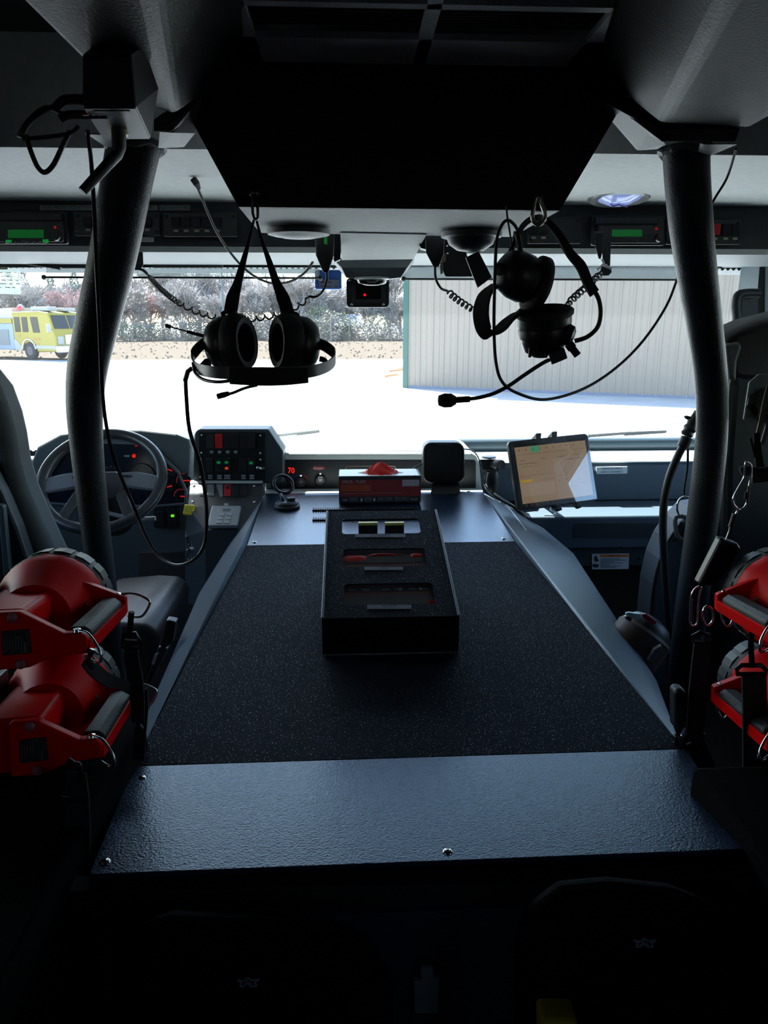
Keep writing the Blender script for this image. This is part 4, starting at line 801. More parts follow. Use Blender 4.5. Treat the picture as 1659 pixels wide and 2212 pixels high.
# ================================================================ hanging headsets
HB = mat('headset_black', (.010, .010, .012), .35, bump=.1, bscale=500)
CUS = mat('ear_cushion', (.006, .006, .007), .7, bump=.3, bscale=350)
def px_tube(nm, l, Y, r, m, par, **k): return tubeo(nm, pp(l, Y), pm(Y or l[0][2], r), m, par, **k)
def px_ribbon(nm, l, Y, w_, m, par, side=None, th=.003, sub=5):
    pts = cat(pp(l, Y), sub); k = len(l)
    if isinstance(w_, (list, tuple)):
        ws = []
        for i in range(len(pts)):
            t = i/sub; j = min(int(t), k-2); ws.append(pm(Y or l[0][2], w_[j]+(w_[j+1]-w_[j])*(t-j)))
    else: ws = pm(Y or l[0][2], w_)
    sd = side or XA
    return obj(nm, MB().ribbon(pts, ws, sd, th), m, par, smooth=50)
hk = thing('ceiling_hook', 'steel snap hook holding the behind-the-head headset, driver side', 'hook', P(551, 415, .975))
obj('eye_bolt', MB().lathe([(pm(1, 11), 0), (pm(1, 11), .004), (pm(1, 6), .008), (1e-5, .009)], P(551, 418, .979), -YA, 18), mat('dark_steel', (.12, .11, .10), .3, 1.), hk, smooth=40)
obj('clip', MB().tube([P(x, y, .972) for x, y in ((546, 425), (545, 440), (546, 462), (549, 472), (553, 474), (557, 470), (557, 455), (556, 440), (555, 425))], .0022, 8, True), mat('dark_steel', (.12, .11, .10), .3, 1.), hk, smooth=60)
ha = thing('headset', 'black behind-the-head headset hanging by its two straps, driver side', 'headset', P(570, 800, 1.0))
def cup(par, c, ax, r, depth, cush, upv=ZA):
    ax = V(ax).normalized(); c = V(c)
    s_ = obj('ear_cup', MB().lathe([(1e-5, -depth), (r*.5, -depth*.97), (r*.8, -depth*.78), (r*.93, -depth*.45), (r*.96, 0), (r*.9, .004)], c, ax, 28, upv, .82, 1.0), HB, par, smooth=50)
    obj('ear_cushion', MB().lathe([(r*.95, .002), (r*1.02, .008), (r*1.0, cush*.75), (r*.86, cush), (r*.66, cush*.95), (r*.58, cush*.6), (r*.56, .004), (1e-5, .003)], c, ax, 28, upv, .80, 1.0), CUS, s_, smooth=60)
    return s_
cup(ha, P(496, 742, 1.0), (.90, -.42, .05), pm(1, 60), pm(1, 48), pm(1, 44))
cup(ha, P(642, 742, 1.0), (-.86, -.48, .05), pm(1, 60), pm(1, 44), pm(1, 48))
px_ribbon('strap', [(549, 472), (538, 520), (527, 560), (514, 610), (503, 645), (498, 678)], 1.0, [4, 6, 11, 17, 27, 28], WEB, ha)
px_ribbon('strap', [(553, 472), (566, 520), (580, 560), (596, 608), (612, 645), (622, 678)], 1.0, [4, 6, 11, 17, 27, 28], WEB, ha)
for l in ([(486, 684), (480, 678), (490, 674), (510, 676)], [(640, 700), (644, 682), (632, 676), (612, 677)]): px_tube('strap_hinge', l, .995, 4, HB, ha)
band = [(446, 738, 1.0), (428, 752, .99), (416, 772, .98), (420, 792, .95), (448, 802, .91), (500, 806, .89), (570, 808, .885), (640, 806, .89), (690, 798, .91), (718, 784, .95), (722, 766, .98), (706, 750, .99), (688, 742, 1.0)]
px_ribbon('neck_band', band, None, [22, 20, 19, 20, 22, 24, 26, 24, 22, 20, 20, 22, 22], HB, ha, ZA, .003)
px_ribbon('band_pad', [(498, 811, .888), (540, 813, .882), (580, 814, .88), (620, 813, .882), (664, 810, .889)], None, [36, 37, 37, 36, 33], WEB, ha, ZA, .008)
px_tube('signal_tube', [(417, 785, .95), (422, 806, .93), (440, 820, .91), (470, 825, .89), (500, 822, .885)], None, 3.6, HB, ha)
px_tube('mic_boom', [(556, 832, .9), (530, 838, .9), (505, 848, .9), (494, 851, .9)], None, 3.2, HB, ha)
obj('microphone', MB().lathe([(1e-5, 0), (pm(.9, 6), .001), (pm(.9, 6.5), .010), (pm(.9, 5), pm(.9, 28)), (1e-5, pm(.9, 29))], P(468, 857, .9), P(498, 849, .9)-P(468, 857, .9), 14), HB, ha, smooth=40)
px_tube('antenna', [(446, 727, 1.0), (425, 722, 1.0), (404, 716, 1.0)], None, 3.5, HB, ha)
px_tube('antenna_whip', [(412, 718), (390, 712), (362, 704)], 1.0, 1.5, HB, ha)
px_tube('antenna_tip', [(370, 707), (358, 703)], 1.0, 4, HB, ha)
for l in ([(452, 800), (448, 780), (438, 788), (430, 796)], [(690, 775), (700, 778), (706, 786)]): px_tube('cup_arm', l, .98, 6, HB, ha)
# second headset over the passenger side
h2k = thing('carabiner_hook', 'steel carabiner on the black overhead unit, passenger side', 'carabiner', P(1161, 430, .97))
obj('hook', MB().tube(cat([P(x, y, .965) for x, y in ((1158, 428), (1154, 445), (1150, 468), (1156, 482), (1166, 484), (1176, 474), (1176, 458), (1170, 440), (1166, 427))], 5, True), .0032, 10, True), mat('hook_steel', (.55, .52, .45), .25, 1.), h2k, smooth=60)
obj('eye_bolt', MB().lathe([(pm(1, 9), 0), (pm(1, 9), .005), (1e-5, .007)], P(1162, 428, .979), -YA, 16), mat('dark_steel', 0), h2k, smooth=40)
hb = thing('headset', 'black headset with boom microphone hanging twisted from the carabiner', 'headset', P(1150, 800, 1.0))
obj('ear_cup', MB().lathe([(1e-5, -.045), (.019, -.037), (.030, -.029), (.036, -.012), (.037, .008), (.034, .020), (.030, .024)], P(1122, 598, 1.0), V((.75, .35, -.28)), 28, ZA, .95, 1.02), HB, hb, smooth=50)
obj('ear_cushion', MB().lathe([(.031, 0), (.036, .005), (.037, .016), (.029, .022), (.022, .018), (1e-5, .008)], P(1148, 611, 1.0), V((.75, .35, -.28)), 28, ZA, .85, 1.25), CUS, hb, smooth=60)
c2 = P(1176, 688, 1.0); a2 = V((-.10, -.22, 1)).normalized()
obj('ear_cup', MB().lathe([(1e-5, -.060), (.020, -.059), (.032, -.050), (.037, -.036), (.037, -.030), (.041, -.028), (.042, -.016), (.040, -.012), (.043, -.010), (.043, .004)], c2, a2, 30, YA, 1., .8), HB, hb, smooth=35)
obj('ear_cushion', MB().lathe([(.043, .003), (.046, .006), (.046, .012), (.041, .016), (.036, .012), (.033, -.004), (1e-5, -.012)], c2, a2, 30, YA, 1., .8), CUS, hb, smooth=60)
px_ribbon('head_band', [(1161, 470), (1180, 478), (1205, 505), (1232, 548), (1255, 575), (1270, 610), (1284, 634)], 1.0, [14, 15, 17, 20, 24, 24, 25], HB, hb, V((1, .5, .7)), .004)
px_tube('head_spring', [(1284, 628), (1294, 650), (1297, 680), (1290, 708), (1268, 728), (1240, 737)], 1.0, 5, HB, hb)
px_ribbon('head_band', [(1164, 470), (1146, 474), (1128, 490), (1113, 520), (1100, 548), (1086, 572)], 1.0, [12, 12, 11, 9, 9, 8], HB, hb, XA, .003)
px_ribbon('neck_band', [(1070, 616, 1.0), (1048, 636, .99), (1039, 670, .975), (1043, 705, .965), (1056, 722, .96), (1078, 712, .965), (1100, 690, .975), (1122, 676, .99), (1140, 680, 1.0)], None, [22, 30, 34, 32, 28, 30, 24, 22, 16], WEB, hb, V((.8, -.6, .25)), .006)
px_tube('mic_boom', [(1210, 772), (1185, 778), (1160, 792), (1130, 812), (1098, 834), (1066, 850), (1034, 859), (1008, 862), (985, 863)], .99, 4.3, HB, hb, n=10)
obj('boom_clamp', MB().bar(P(1186, 776, .985), P(1220, 762, .985), .018, .016, YA), HB, hb, bevel=.002)
px_tube('mic_neck', [(1015, 862), (985, 864)], .99, 7, HB, hb)
obj('mic_foam', MB().lathe([(1e-5, -pm(1, 22)), (pm(1, 11), -pm(1, 20)), (pm(1, 15.5), -pm(1, 8)), (pm(1, 15), pm(1, 8)), (pm(1, 9), pm(1, 18)), (1e-5, pm(1, 20))], P(967, 865, .99), XA, 16), mat('foam_black', (.012, .012, .012), .9, bump=1, bscale=500), hb, smooth=70)
obj('volume_knob', MB().lathe([(pm(1, 10), 0), (pm(1, 10), .010), (pm(1, 8), .011), (pm(1, 8), .024), (1e-5, .025)], P(1228, 742, .985), V((.6, -.2, -.75)), 14), HB, hb, smooth=40)
obj('side_boss', MB().lathe([(pm(1, 24), 0), (pm(1, 21), .010), (pm(1, 12), .014), (1e-5, .014)], P(1222, 722, .99), V((.9, -.3, -.3)), 18), HB, hb, smooth=40)
obj('pin', MB().lathe([(pm(1, 3.5), 0), (pm(1, 3.5), .014), (1e-5, .015)], P(1146, 752, .985), V((-.1, -.2, -1)), 8), HB, hb)
px_tube('plug', [(1124, 545), (1121, 520), (1115, 500)], .99, 6, RUB, hb); px_tube('antenna', [(1107, 545), (1110, 525), (1113, 500)], 1.0, 4, HB, hb)
obj('dial', MB().lathe([(pm(1, 14), 0), (pm(1, 13), .008), (1e-5, .009)], P(1082, 582, .985), V((-.4, -.9, 0)), 14), HB, hb, smooth=40)
# ---------------------------------------------------------------- cables
wa = thing('headset_cable', 'thin dark red and black wire looping from the roof up to the driver-side headset', 'cable', P(370, 1220, 1.2))
wl = [(187, 282, .92), (196, 360, .95), (203, 480, 1.0), (208, 600, 1.02), (214, 720, 1.05), (219, 840, 1.08), (228, 920, 1.12), (243, 985, 1.15), (268, 1050, 1.15), (290, 1100, 1.12), (312, 1155, 1.1), (340, 1200, 1.08), (378, 1220, 1.06), (415, 1210, 1.05), (438, 1180, 1.05), (444, 1140, 1.05), (443, 1080, 1.05), (430, 1000, 1.05), (408, 930, 1.03), (401, 860, 1.0), (400, 815, .96), (408, 799, .95)]
obj('wire', MB().tube(cat([P(*q) for q in wl], 6), pm(1.05, 2.6), 6), mat('wire_dark_red', (.035, .006, .008), .4), wa, smooth=60)
obj('wire', MB().tube(cat([P(q[0]+4, q[1], q[2]) for q in wl], 6), pm(1.05, 2.2), 6), RUB, wa, smooth=60)
obj('strain_relief', MB().tube([P(400, 822, .962), P(406, 802, .952), P(414, 796, .95)], pm(1, 5), 8), RUB, wa)
wb = thing('headset_cable', 'black cord looping from the roof behind the passenger pillar to the twisted headset', 'cable', P(1180, 862, 1.05))
wl = [(1590, 322, 1.25), (1570, 385, 1.3), (1540, 436, 1.3), (1500, 520, 1.3), (1468, 590, 1.25), (1440, 660, 1.2), (1390, 735, 1.15), (1330, 795, 1.1), (1260, 840, 1.05), (1180, 863, 1.0), (1120, 850, .97), (1085, 825, .96), (1071, 780, .96), (1067, 700, .96), (1069, 600, .96), (1073, 520, .97), (1085, 485, .98), (1098, 476, .985), (1112, 487, .99), (1121, 505, .99)]
obj('cord', MB().tube(cat([P(*q) for q in wl], 6), pm(1.05, 3.2), 7), RUB, wb, smooth=60)
tubeo('drop_wire', [P(1094, 446, .975), P(1096, 470, .98), P(1101, 500, .99), P(1106, 540, 1.0)], pm(1, 2), RUB, wb)
gwire = thing('grey_cord', 'pale grey cord swooping from the headliner to the hand microphone clip', 'cord', P(560, 600, 1.75))
obj('cord', MB().tube(cat([P(*q) for q in ((422, 392, 1.55), (435, 425, 1.58), (468, 500, 1.62), (505, 555, 1.66), (540, 590, 1.68), (580, 610, 1.68), (620, 610, 1.66), (655, 592, 1.64), (676, 566, 1.62))], 8), pm(1.65, 2.6), 7), mat('cord_grey', (.20, .19, .18), .5), gwire, smooth=60)
obj('plug', MB().tube([P(417, 386, 1.55), P(424, 396, 1.55), P(430, 408, 1.56)], [.008, .008, .004], 8), BLK, gwire)
# hand microphones with coiled leads
def mic(name, label, x0, y0, x1, y1, Y, lead=None, cl=None, turns=0, R=5.5, led=False):
    t = thing(name, label, 'microphone', P((x0+x1)/2, y0, Y+.02))
    w_ = x1-x0
    obj('body', hull(pp([(x0, y0), (x1-w_*.1, y0), (x1-w_*.15, y0+(y1-y0)*.6), (x0+w_*.62, y1), (x0+w_*.38, y1), (x0+w_*.04, y0+(y1-y0)*.55)], Y)+pp([(x0, y0), (x1-w_*.1, y0), (x1-w_*.2, y0+(y1-y0)*.5), (x0+w_*.55, y1-6), (x0+w_*.1, y0+(y1-y0)*.5)], Y+.035)), HB, t, bevel=.004, seg=3)
    if led: px_prism('led_digit', [(700, 512), (707, 512), (707, 527), (700, 527)], Y-.001, .003, mat('dim_green_led', (.0, .1, .02), .4, emit='#0c7a20', est=.4), t)
    if lead: px_tube('lead', lead, None, 2.8, RUB, t)
    if cl: obj('coil', coil([P(*q) for q in cl], pm(cl[0][2], R), turns, pm(cl[0][2], 2.1)), RUB, t, smooth=60)
    return t
mic('hand_microphone', 'black hand microphone hanging beside the centre cowl, driver side', 680, 504, 728, 590, 1.30, [(705, 580, 1.30), (706, 605, 1.32), (696, 630, 1.34), (682, 641, 1.36), (668, 640, 1.36)], [(668, 640, 1.36), (645, 660, 1.38), (610, 676, 1.40), (570, 686, 1.42), (520, 690, 1.45), (470, 686, 1.48), (420, 672, 1.51), (380, 650, 1.54), (345, 622, 1.7), (322, 596, 1.86)], 34, led=True)
tubeo('coil_end', [P(322, 596, 1.86), P(310, 586, 1.88), P(300, 578, 1.89)], .003, RUB, bpy.data.objects['hand_microphone'])
mh = thing('microphone_clip', 'black microphone clip under the console near the bent pillar', 'clip', P(299, 560, 1.9))
obj('body', hull(pp([(290, 528), (308, 528), (310, 572), (303, 583), (294, 582), (290, 560)], 1.89)+pp([(290, 528), (308, 528), (308, 572), (292, 572)], 1.93)), BLK, mh, bevel=.002)
px_tube('prong', [(284, 574), (290, 580), (302, 581), (312, 586), (318, 592)], 1.885, 3, RUB, mh)
br = px_prism('wall_bracket', [(716, 503), (737, 503), (735, 560), (722, 566), (719, 535)], 1.34, .03, BLK, bpy.data.objects['hand_microphone'])
mic('hand_microphone', 'black hand microphone hanging beside the centre cowl, passenger side', 918, 509, 966, 578, 1.30, [(940, 570, 1.3), (941, 600, 1.32), (952, 622, 1.34), (965, 628, 1.36)], [(965, 628, 1.36), (985, 645, 1.38), (1010, 662, 1.40), (1040, 680, 1.42)], 9, R=6.5)
px_prism('wall_bracket', [(906, 530), (922, 508), (930, 508), (924, 540), (910, 536)], 1.34, .03, BLK, bpy.data.objects['hand_microphone.001'])
mic('hand_microphone', 'black hand microphone clipped under the green radio, passenger side', 1285, 500, 1306, 560, 1.70, None, [(1300, 588, 1.62), (1275, 612, 1.55), (1250, 634, 1.48), (1222, 660, 1.42)], 11, R=6)
t = bpy.data.objects['hand_microphone.002']
obj('clip', MB().hull(pp([(1300, 520), (1320, 520), (1318, 575), (1302, 575)], 1.78)+pp([(1300, 520), (1320, 520), (1318, 575), (1302, 575)], 1.81)), BLK, t, bevel=.002)
b = MB()
for a_, b_ in (((1300, 560), (1306, 574)), ((1306, 574), (1322, 580)), ((1304, 570), (1288, 584)), ((1308, 572), (1314, 578))): b.tube(pp([a_, b_], 1.69), pm(1.7, 2.5), 6)
obj('white_tie', b, mat('tie_white', (.55, .57, .58), .5), t)
obj('connector', MB().hull(pp([(1300, 574), (1318, 574), (1322, 588), (1314, 596), (1300, 596), (1296, 586)], 1.70)+pp([(1300, 574), (1318, 574), (1316, 594), (1302, 594)], 1.74)), BLK, t, bevel=.002)
# keys, tag and dark pouch by the cowl
kt = thing('tag', 'dark rectangular tag on a wire ring under the bowl-shaped downlight', 'tag', P(1035, 620, 1.215))
px_prism('card', [(1006, 556), (1034, 542), (1063, 599), (1032, 622)], 1.215, .006, BLK, kt, bevel=.001)
obj('wire_ring', MB().tube([P(1034+16*math.cos(i*.35), 528+16*math.sin(i*.35), 1.212) for i in range(18)], .0008, 5, True), STL, kt)
ky = thing('key', 'brass key hanging in front of the dark pouch', 'key', P(956, 590, 1.5))
px_prism('bow', rr(948, 548, 964, 565, 4), 1.5, .003, mat('brass_dark', (.12, .10, .06), .35, 1), ky); px_prism('shank', [(951, 565), (958, 565), (957, 576), (959, 580), (956, 585), (957, 590), (952, 593), (951, 580)], 1.5, .003, mat('brass_dark', 0), ky)
po = thing('dark_pouch', 'dark pouch fixed below the overhead console beside the key', 'pouch', P(985, 595, 1.6))
obj('body', hull(pp([(944, 516), (1000, 520), (1010, 556), (1022, 598), (962, 598), (945, 560)], 1.6)+pp([(944, 516), (1000, 520), (1010, 590), (962, 592)], 1.66)), WEB, po, bevel=.004)
for x, y in ((966, 532), (967, 548)): screw(po, P(x, y, 1.598), -YA, .003)
# camera dome and its small screen
vd = thing('dash_display', 'small square display with red light below the centre cowl', 'display', P(795, 600, 1.74))
obj('housing', MB().prism(pp(rr(748, 600, 841, 664, 9), 1.75), (0, .03, 0)), BLK, vd, bevel=.003)
px_prism('screen_bezel', rr(760, 604, 833, 654, 3), 1.748, .004, mat('bezel_blue_grey', (.05, .06, .07), .3), vd)
px_prism('screen', rr(769, 606, 823, 646, 2), 1.7465, .004, mat('dark_screen', (.008, .008, .010), .1), vd)
obj('red_light', MB().lathe([(pm(1.74, 2.8), 0), (1e-5, .001)], P(788, 637, 1.746), -YA, 10), mat('red_dot', (.4, 0, 0), .4, emit='#ff1020', est=1.5), vd)
for x, y in ((760, 658), (828, 658), (756, 606), (834, 607)): screw(vd, P(x, y, 1.749), -YA, .004)
obj('bracket', hull(pp([(770, 596), (830, 596), (830, 606), (770, 606)], 1.76)+pp([(770, 596), (830, 596), (830, 606), (770, 606)], 1.79)), BLK, vd)
cd = thing('camera_dome', 'clear camera dome under the centre cowl', 'camera', P(803, 602, 1.72))
obj('ring', MB().lathe([(pm(1.7, 36), 0), (pm(1.7, 37), .004), (pm(1.7, 34), .006)], P(803, 600, 1.71)-YA*.01, -ZA, 28, YA), mat('dome_ring', (.3, .33, .35), .3), cd, smooth=50)
obj('dome', MB().lathe([(pm(1.7, 32), .004), (pm(1.7, 30), .014), (pm(1.7, 20), .021), (1e-5, .023)], P(803, 600, 1.71)-YA*.01, -ZA, 28, YA), glass('dome_glass', (.55, .57, .58), ior=1.6), cd, smooth=60)
obj('lens_ball', MB().lathe([(1e-5, .014), (.012, .012), (.02, .004), (.02, -.002)], P(803, 600, 1.71)-YA*.01, -ZA, 16, YA), BLK, cd, smooth=60)
tp = thing('toll_tag', 'blue-framed toll transponder stuck high on the windscreen', 'transponder', P(708, 625, 2.29))
px_prism('case', rr(680, 583, 738, 625, 5), 2.275, .02, mat('transponder_blue', (.02, .10, .42), .4), tp, bevel=.003)
px_prism('label', [(688, 604), (732, 604), (732, 621), (690, 622)], 2.273, .003, mat('transponder_label', (.12, .13, .20), .5), tp)
b = MB()
for x0, x1, y in ((692, 716, 609), (692, 716, 618), (722, 731, 618)): b.prism(pp([(x0, y), (x1, y), (x1, y+1.8), (x0, y+1.8)], 2.2725), (0, .001, 0))
obj('small_print', b, INK, tp)
# sun visors and roller shades
def visor(label, x0, x1, y0, y1, Y, tx=None):
    t = thing('sun_visor', label, 'sun visor', P((x0+x1)/2, y0, Y))
    obj('board', MB().prism([P(x0, y0, Y), P(x1, y0, Y), P(x1, y1, Y+.01), P(x0, y1, Y+.01)], (0, .014, 0)), mat('visor_dark', (.018, .022, .03), .5), t, bevel=.004)
    tubeo('hinge_rod', [P(x0-30, y0-1, Y), P(x1+30, y0-1, Y)], .004, BLK, t, sub=0)
visor('dark sun visor behind the bent pillar, driver side', 131, 293, 556, 580, 2.2)
visor('dark sun visor between the pillar and the driver-side headset straps', 328, 481, 553, 579, 2.2)
def shade(label, x0, x1, y0, y1, Y, xr, m):
    t = thing('roller_shade', label, 'shade', P((x0+x1)/2, y1, Y))
    obj('sheet', MB().prism(pp([(x0, y0), (x1, y0), (x1, y1), (x0, y1)], Y), (0, .0015, 0)), m, t)
    tubeo('bottom_rod', [P(xr[0], y1+1, Y), P(xr[1], y1+1+(xr[1]-xr[0])*.003, Y)], pm(Y, 2.2), BLK, t, sub=0)
    for x in xr: obj('end_ball', MB().lathe([(1e-5, -.009), (.007, -.006), (.009, 0), (.007, .006), (1e-5, .009)], P(x, y1+1+(x-xr[0])*.003, Y), XA, 12), BLK, t, smooth=60)
    tubeo('roller', [P(x0, y0-16, Y+.02), P(x1, y0-14, Y+.02)], .008, BLK, t, sub=0)
shade('translucent roller shade pulled slightly down on the driver side', 100, 690, 580, 598, 2.25, (95, 692), glass('shade_film', (.62, .66, .66), dust=.10))
shade('frosted roller shade pulled slightly down on the passenger side', 868, 1468, 562, 602, 2.25, (872, 1466), glass('shade_film_frosted', (.40, .44, .45), dust=.18))
nt_ = thing('paper_notice', 'pale handwritten notice taped to the windscreen on the driver side', 'notice', P(20, 636, 2.31))
px_prism('sheet', [(-40, 580), (44, 580), (45, 636), (-40, 634)], 2.31, .0015, glass('paper_sheet', (.72, .78, .74), dust=.25), nt_)
px_prism('yellow_edge', [(-40, 572), (16, 572), (16, 582), (-40, 582)], 2.305, .002, mat('amber_strip', (.7, .38, .02), .5), nt_)
b = MB(); rnd = random.Random(5)
for y in (588, 596, 604, 612, 620):
    x = -20
    while x < 36:
        w_ = rnd.uniform(4, 12); b.prism(pp([(x, y), (x+w_, y+.5), (x+w_, y+2), (x, y+1.5)], 2.308), (0, .0008, 0)); x += w_+rnd.uniform(3, 8)
obj('handwriting', b, mat('faint_ink', (.25, .30, .30), .6), nt_)
cb = thing('cable_clips', 'dark cable bundle with three clips at the driver-side windscreen head', 'cable bundle', P(60, 560, 2.2)); cb.name = 'cable_bundle'; BASE['cable_bundle'] = V(cb.location)
for x, y in ((32, 552), (55, 558), (70, 557)): px_prism('clip', [(x-6, y-10), (x+6, y-8), (x+7, y+8), (x-4, y+8)], 2.18, .02, mat('clip_grey', (.06, .07, .075), .5), cb)
obj('bundle', MB().tube(cat(pp([(-20, 545), (20, 556), (60, 568), (110, 576), (130, 580)], 2.2), 5), .006, 7), BLK, cb, smooth=60)
# wipers outside the glass
for l, lab in (([(588, 942), (640, 936), (690, 930)], 'wiper arm outside the windscreen beyond the switch pod'), ([(880, 962), (980, 954), (1074, 949)], 'wiper arm outside the windscreen beyond the glove box'), ([(1270, 942), (1350, 936), (1440, 931)], 'wiper arm outside the windscreen beyond the tablet')):
    t = thing('wiper', lab, 'wiper', P(l[0][0], l[0][1], 2.42)); p = pp(l, 2.42)
    obj('arm', MB().tube(p, [.007, .006, .004], 6), RUB, t); obj('blade', MB().bar(p[1]+V((0, .006, -.006)), p[2]+V((0, .006, -.004)), .006, .010), RUB, t); obj('pivot', MB().tube([p[0], p[0]-ZA*.20], .008, 6), RUB, t)
# ---------------------------------------------------------------- wireless box on the roof beam
wbx = thing('wireless_base', 'black wireless intercom base with antenna fixed upside down to the roof beam', 'radio base', P(255, 290, .80))
bx = lambda x, y, z: PZ(x, y, z)
z0 = .185
c4 = [PZ(178, 231, z0), PZ(294, 231, z0), PZ(326, 300, z0), PZ(222, 300, z0)]
xa_, xb_ = P(181, 231, .70).x, P(294, 231, .70).x; yA, yB = P(240, 231, .66).y, P(270, 300, .66+.115).y
zt, zl = P(240, 231, .66).z, P(270, 300, .775).z
za = P(240, 118, .66).z
pA, pB = P(178, 231, .66), P(294, 231, .66); pC, pD = P(326, 299, .75), P(222, 300, .75); pE, pF = P(178, 118, .66), P(283, 118, .66)
obj('case', hull([pA, pB, pC, pD, pE, pF, pE+YA*.1, pF+YA*.1, pC+ZA*.09, pD+ZA*.09]), mat('wireless_black', (.010, .010, .011), .5), wbx, bevel=.002)
nf = (pB-pA).cross(pD-pA).normalized(); nf = nf if nf.z < 0 else -nf
fp = MB(); ins = lambda u, v: (pA+(pB-pA)*u)*(1-v)+(pD+(pC-pD)*u)*v
fp.prism([ins(.02, .02)+nf*.001, ins(.98, .02)+nf*.001, ins(.98, .98)+nf*.001, ins(.02, .98)+nf*.001], nf*-.002); face = obj('end_plate', fp, mat('end_plate_grey', (.055, .06, .065), .45), wbx)
obj('name_strip', MB().prism([ins(.18, .07)+nf*.0016, ins(.86, .07)+nf*.0016, ins(.84, .20)+nf*.0016, ins(.18, .20)+nf*.0016], nf*-.001), mat('name_strip_black', (.008, .008, .008), .4), face)
rt = (pA-pB).normalized(); ru = (pA-pD).normalized()*-1
ctr = ins(.5, .135)+nf*.0022
txt('COM', .0095, ins(.36, .135)+nf*.0022, rt, ru, mat('strip_grey_print', (.10, .10, .10), .5), face, sx=1.15); txt('FIRE', .0095, ins(.66, .135)+nf*.0022, rt, ru, mat('strip_red_print', (.16, .02, .02), .5), face, sx=1.15)
obj('side_label', MB().prism([P(305, 198, .70), P(320, 228, .73), P(320, 265, .735), P(306, 240, .70)], (.001, 0, 0)), mat('side_label_grey', (.12, .14, .16), .5), wbx)
s0 = P(256, 268, .72)
obj('antenna_nut', MB().lathe([(.009, 0), (.009, .010), (.006, .011), (.006, .018)], s0, nf, 10), mat('brass', (.35, .24, .06), .35, 1.), wbx)
obj('antenna', MB().tube([P(256, 278, .71), P(257, 318, .71), P(252, 334, .71), P(230, 358, .70), P(178, 414, .69)], [.0075, .007, .0062, .0055, .0048], 12), BLK, wbx, smooth=40)
for l in ([(232, 252), (150, 250), (100, 232), (60, 262), (44, 290)], [(195, 215), (140, 220), (110, 232), (66, 262), (46, 296)], [(50, 300), (100, 296), (150, 288), (170, 272)]):
    px_tube('lead', [(x, y, .68) for x, y in l], None, 4, RUB, wbx)
px_tube('lead', [(56, 292, .68), (66, 325, .68), (82, 362, .68), (98, 372, .68), (116, 355, .68), (134, 318, .68), (150, 285, .69)], None, 5, mat('lead_brown', (.02, .015, .014), .45), wbx)
px_tube('plug', [(180, 215, .68), (140, 216, .68), (122, 232, .68)], None, 9, RUB, wbx); px_tube('plug', [(190, 248, .68), (150, 248, .68), (130, 256, .68)], None, 8, RUB, wbx)
px_tube('cable_boot', [(40, 296, .68), (44, 284, .68), (50, 292, .68)], None, 4, mat('boot_grey', (.2, .2, .21), .4), wbx)
px_prism('port_light', [(178, 246), (190, 246), (190, 249), (178, 249)], .658, .002, mat('orange_port', (.5, .08, .02), .4), wbx)
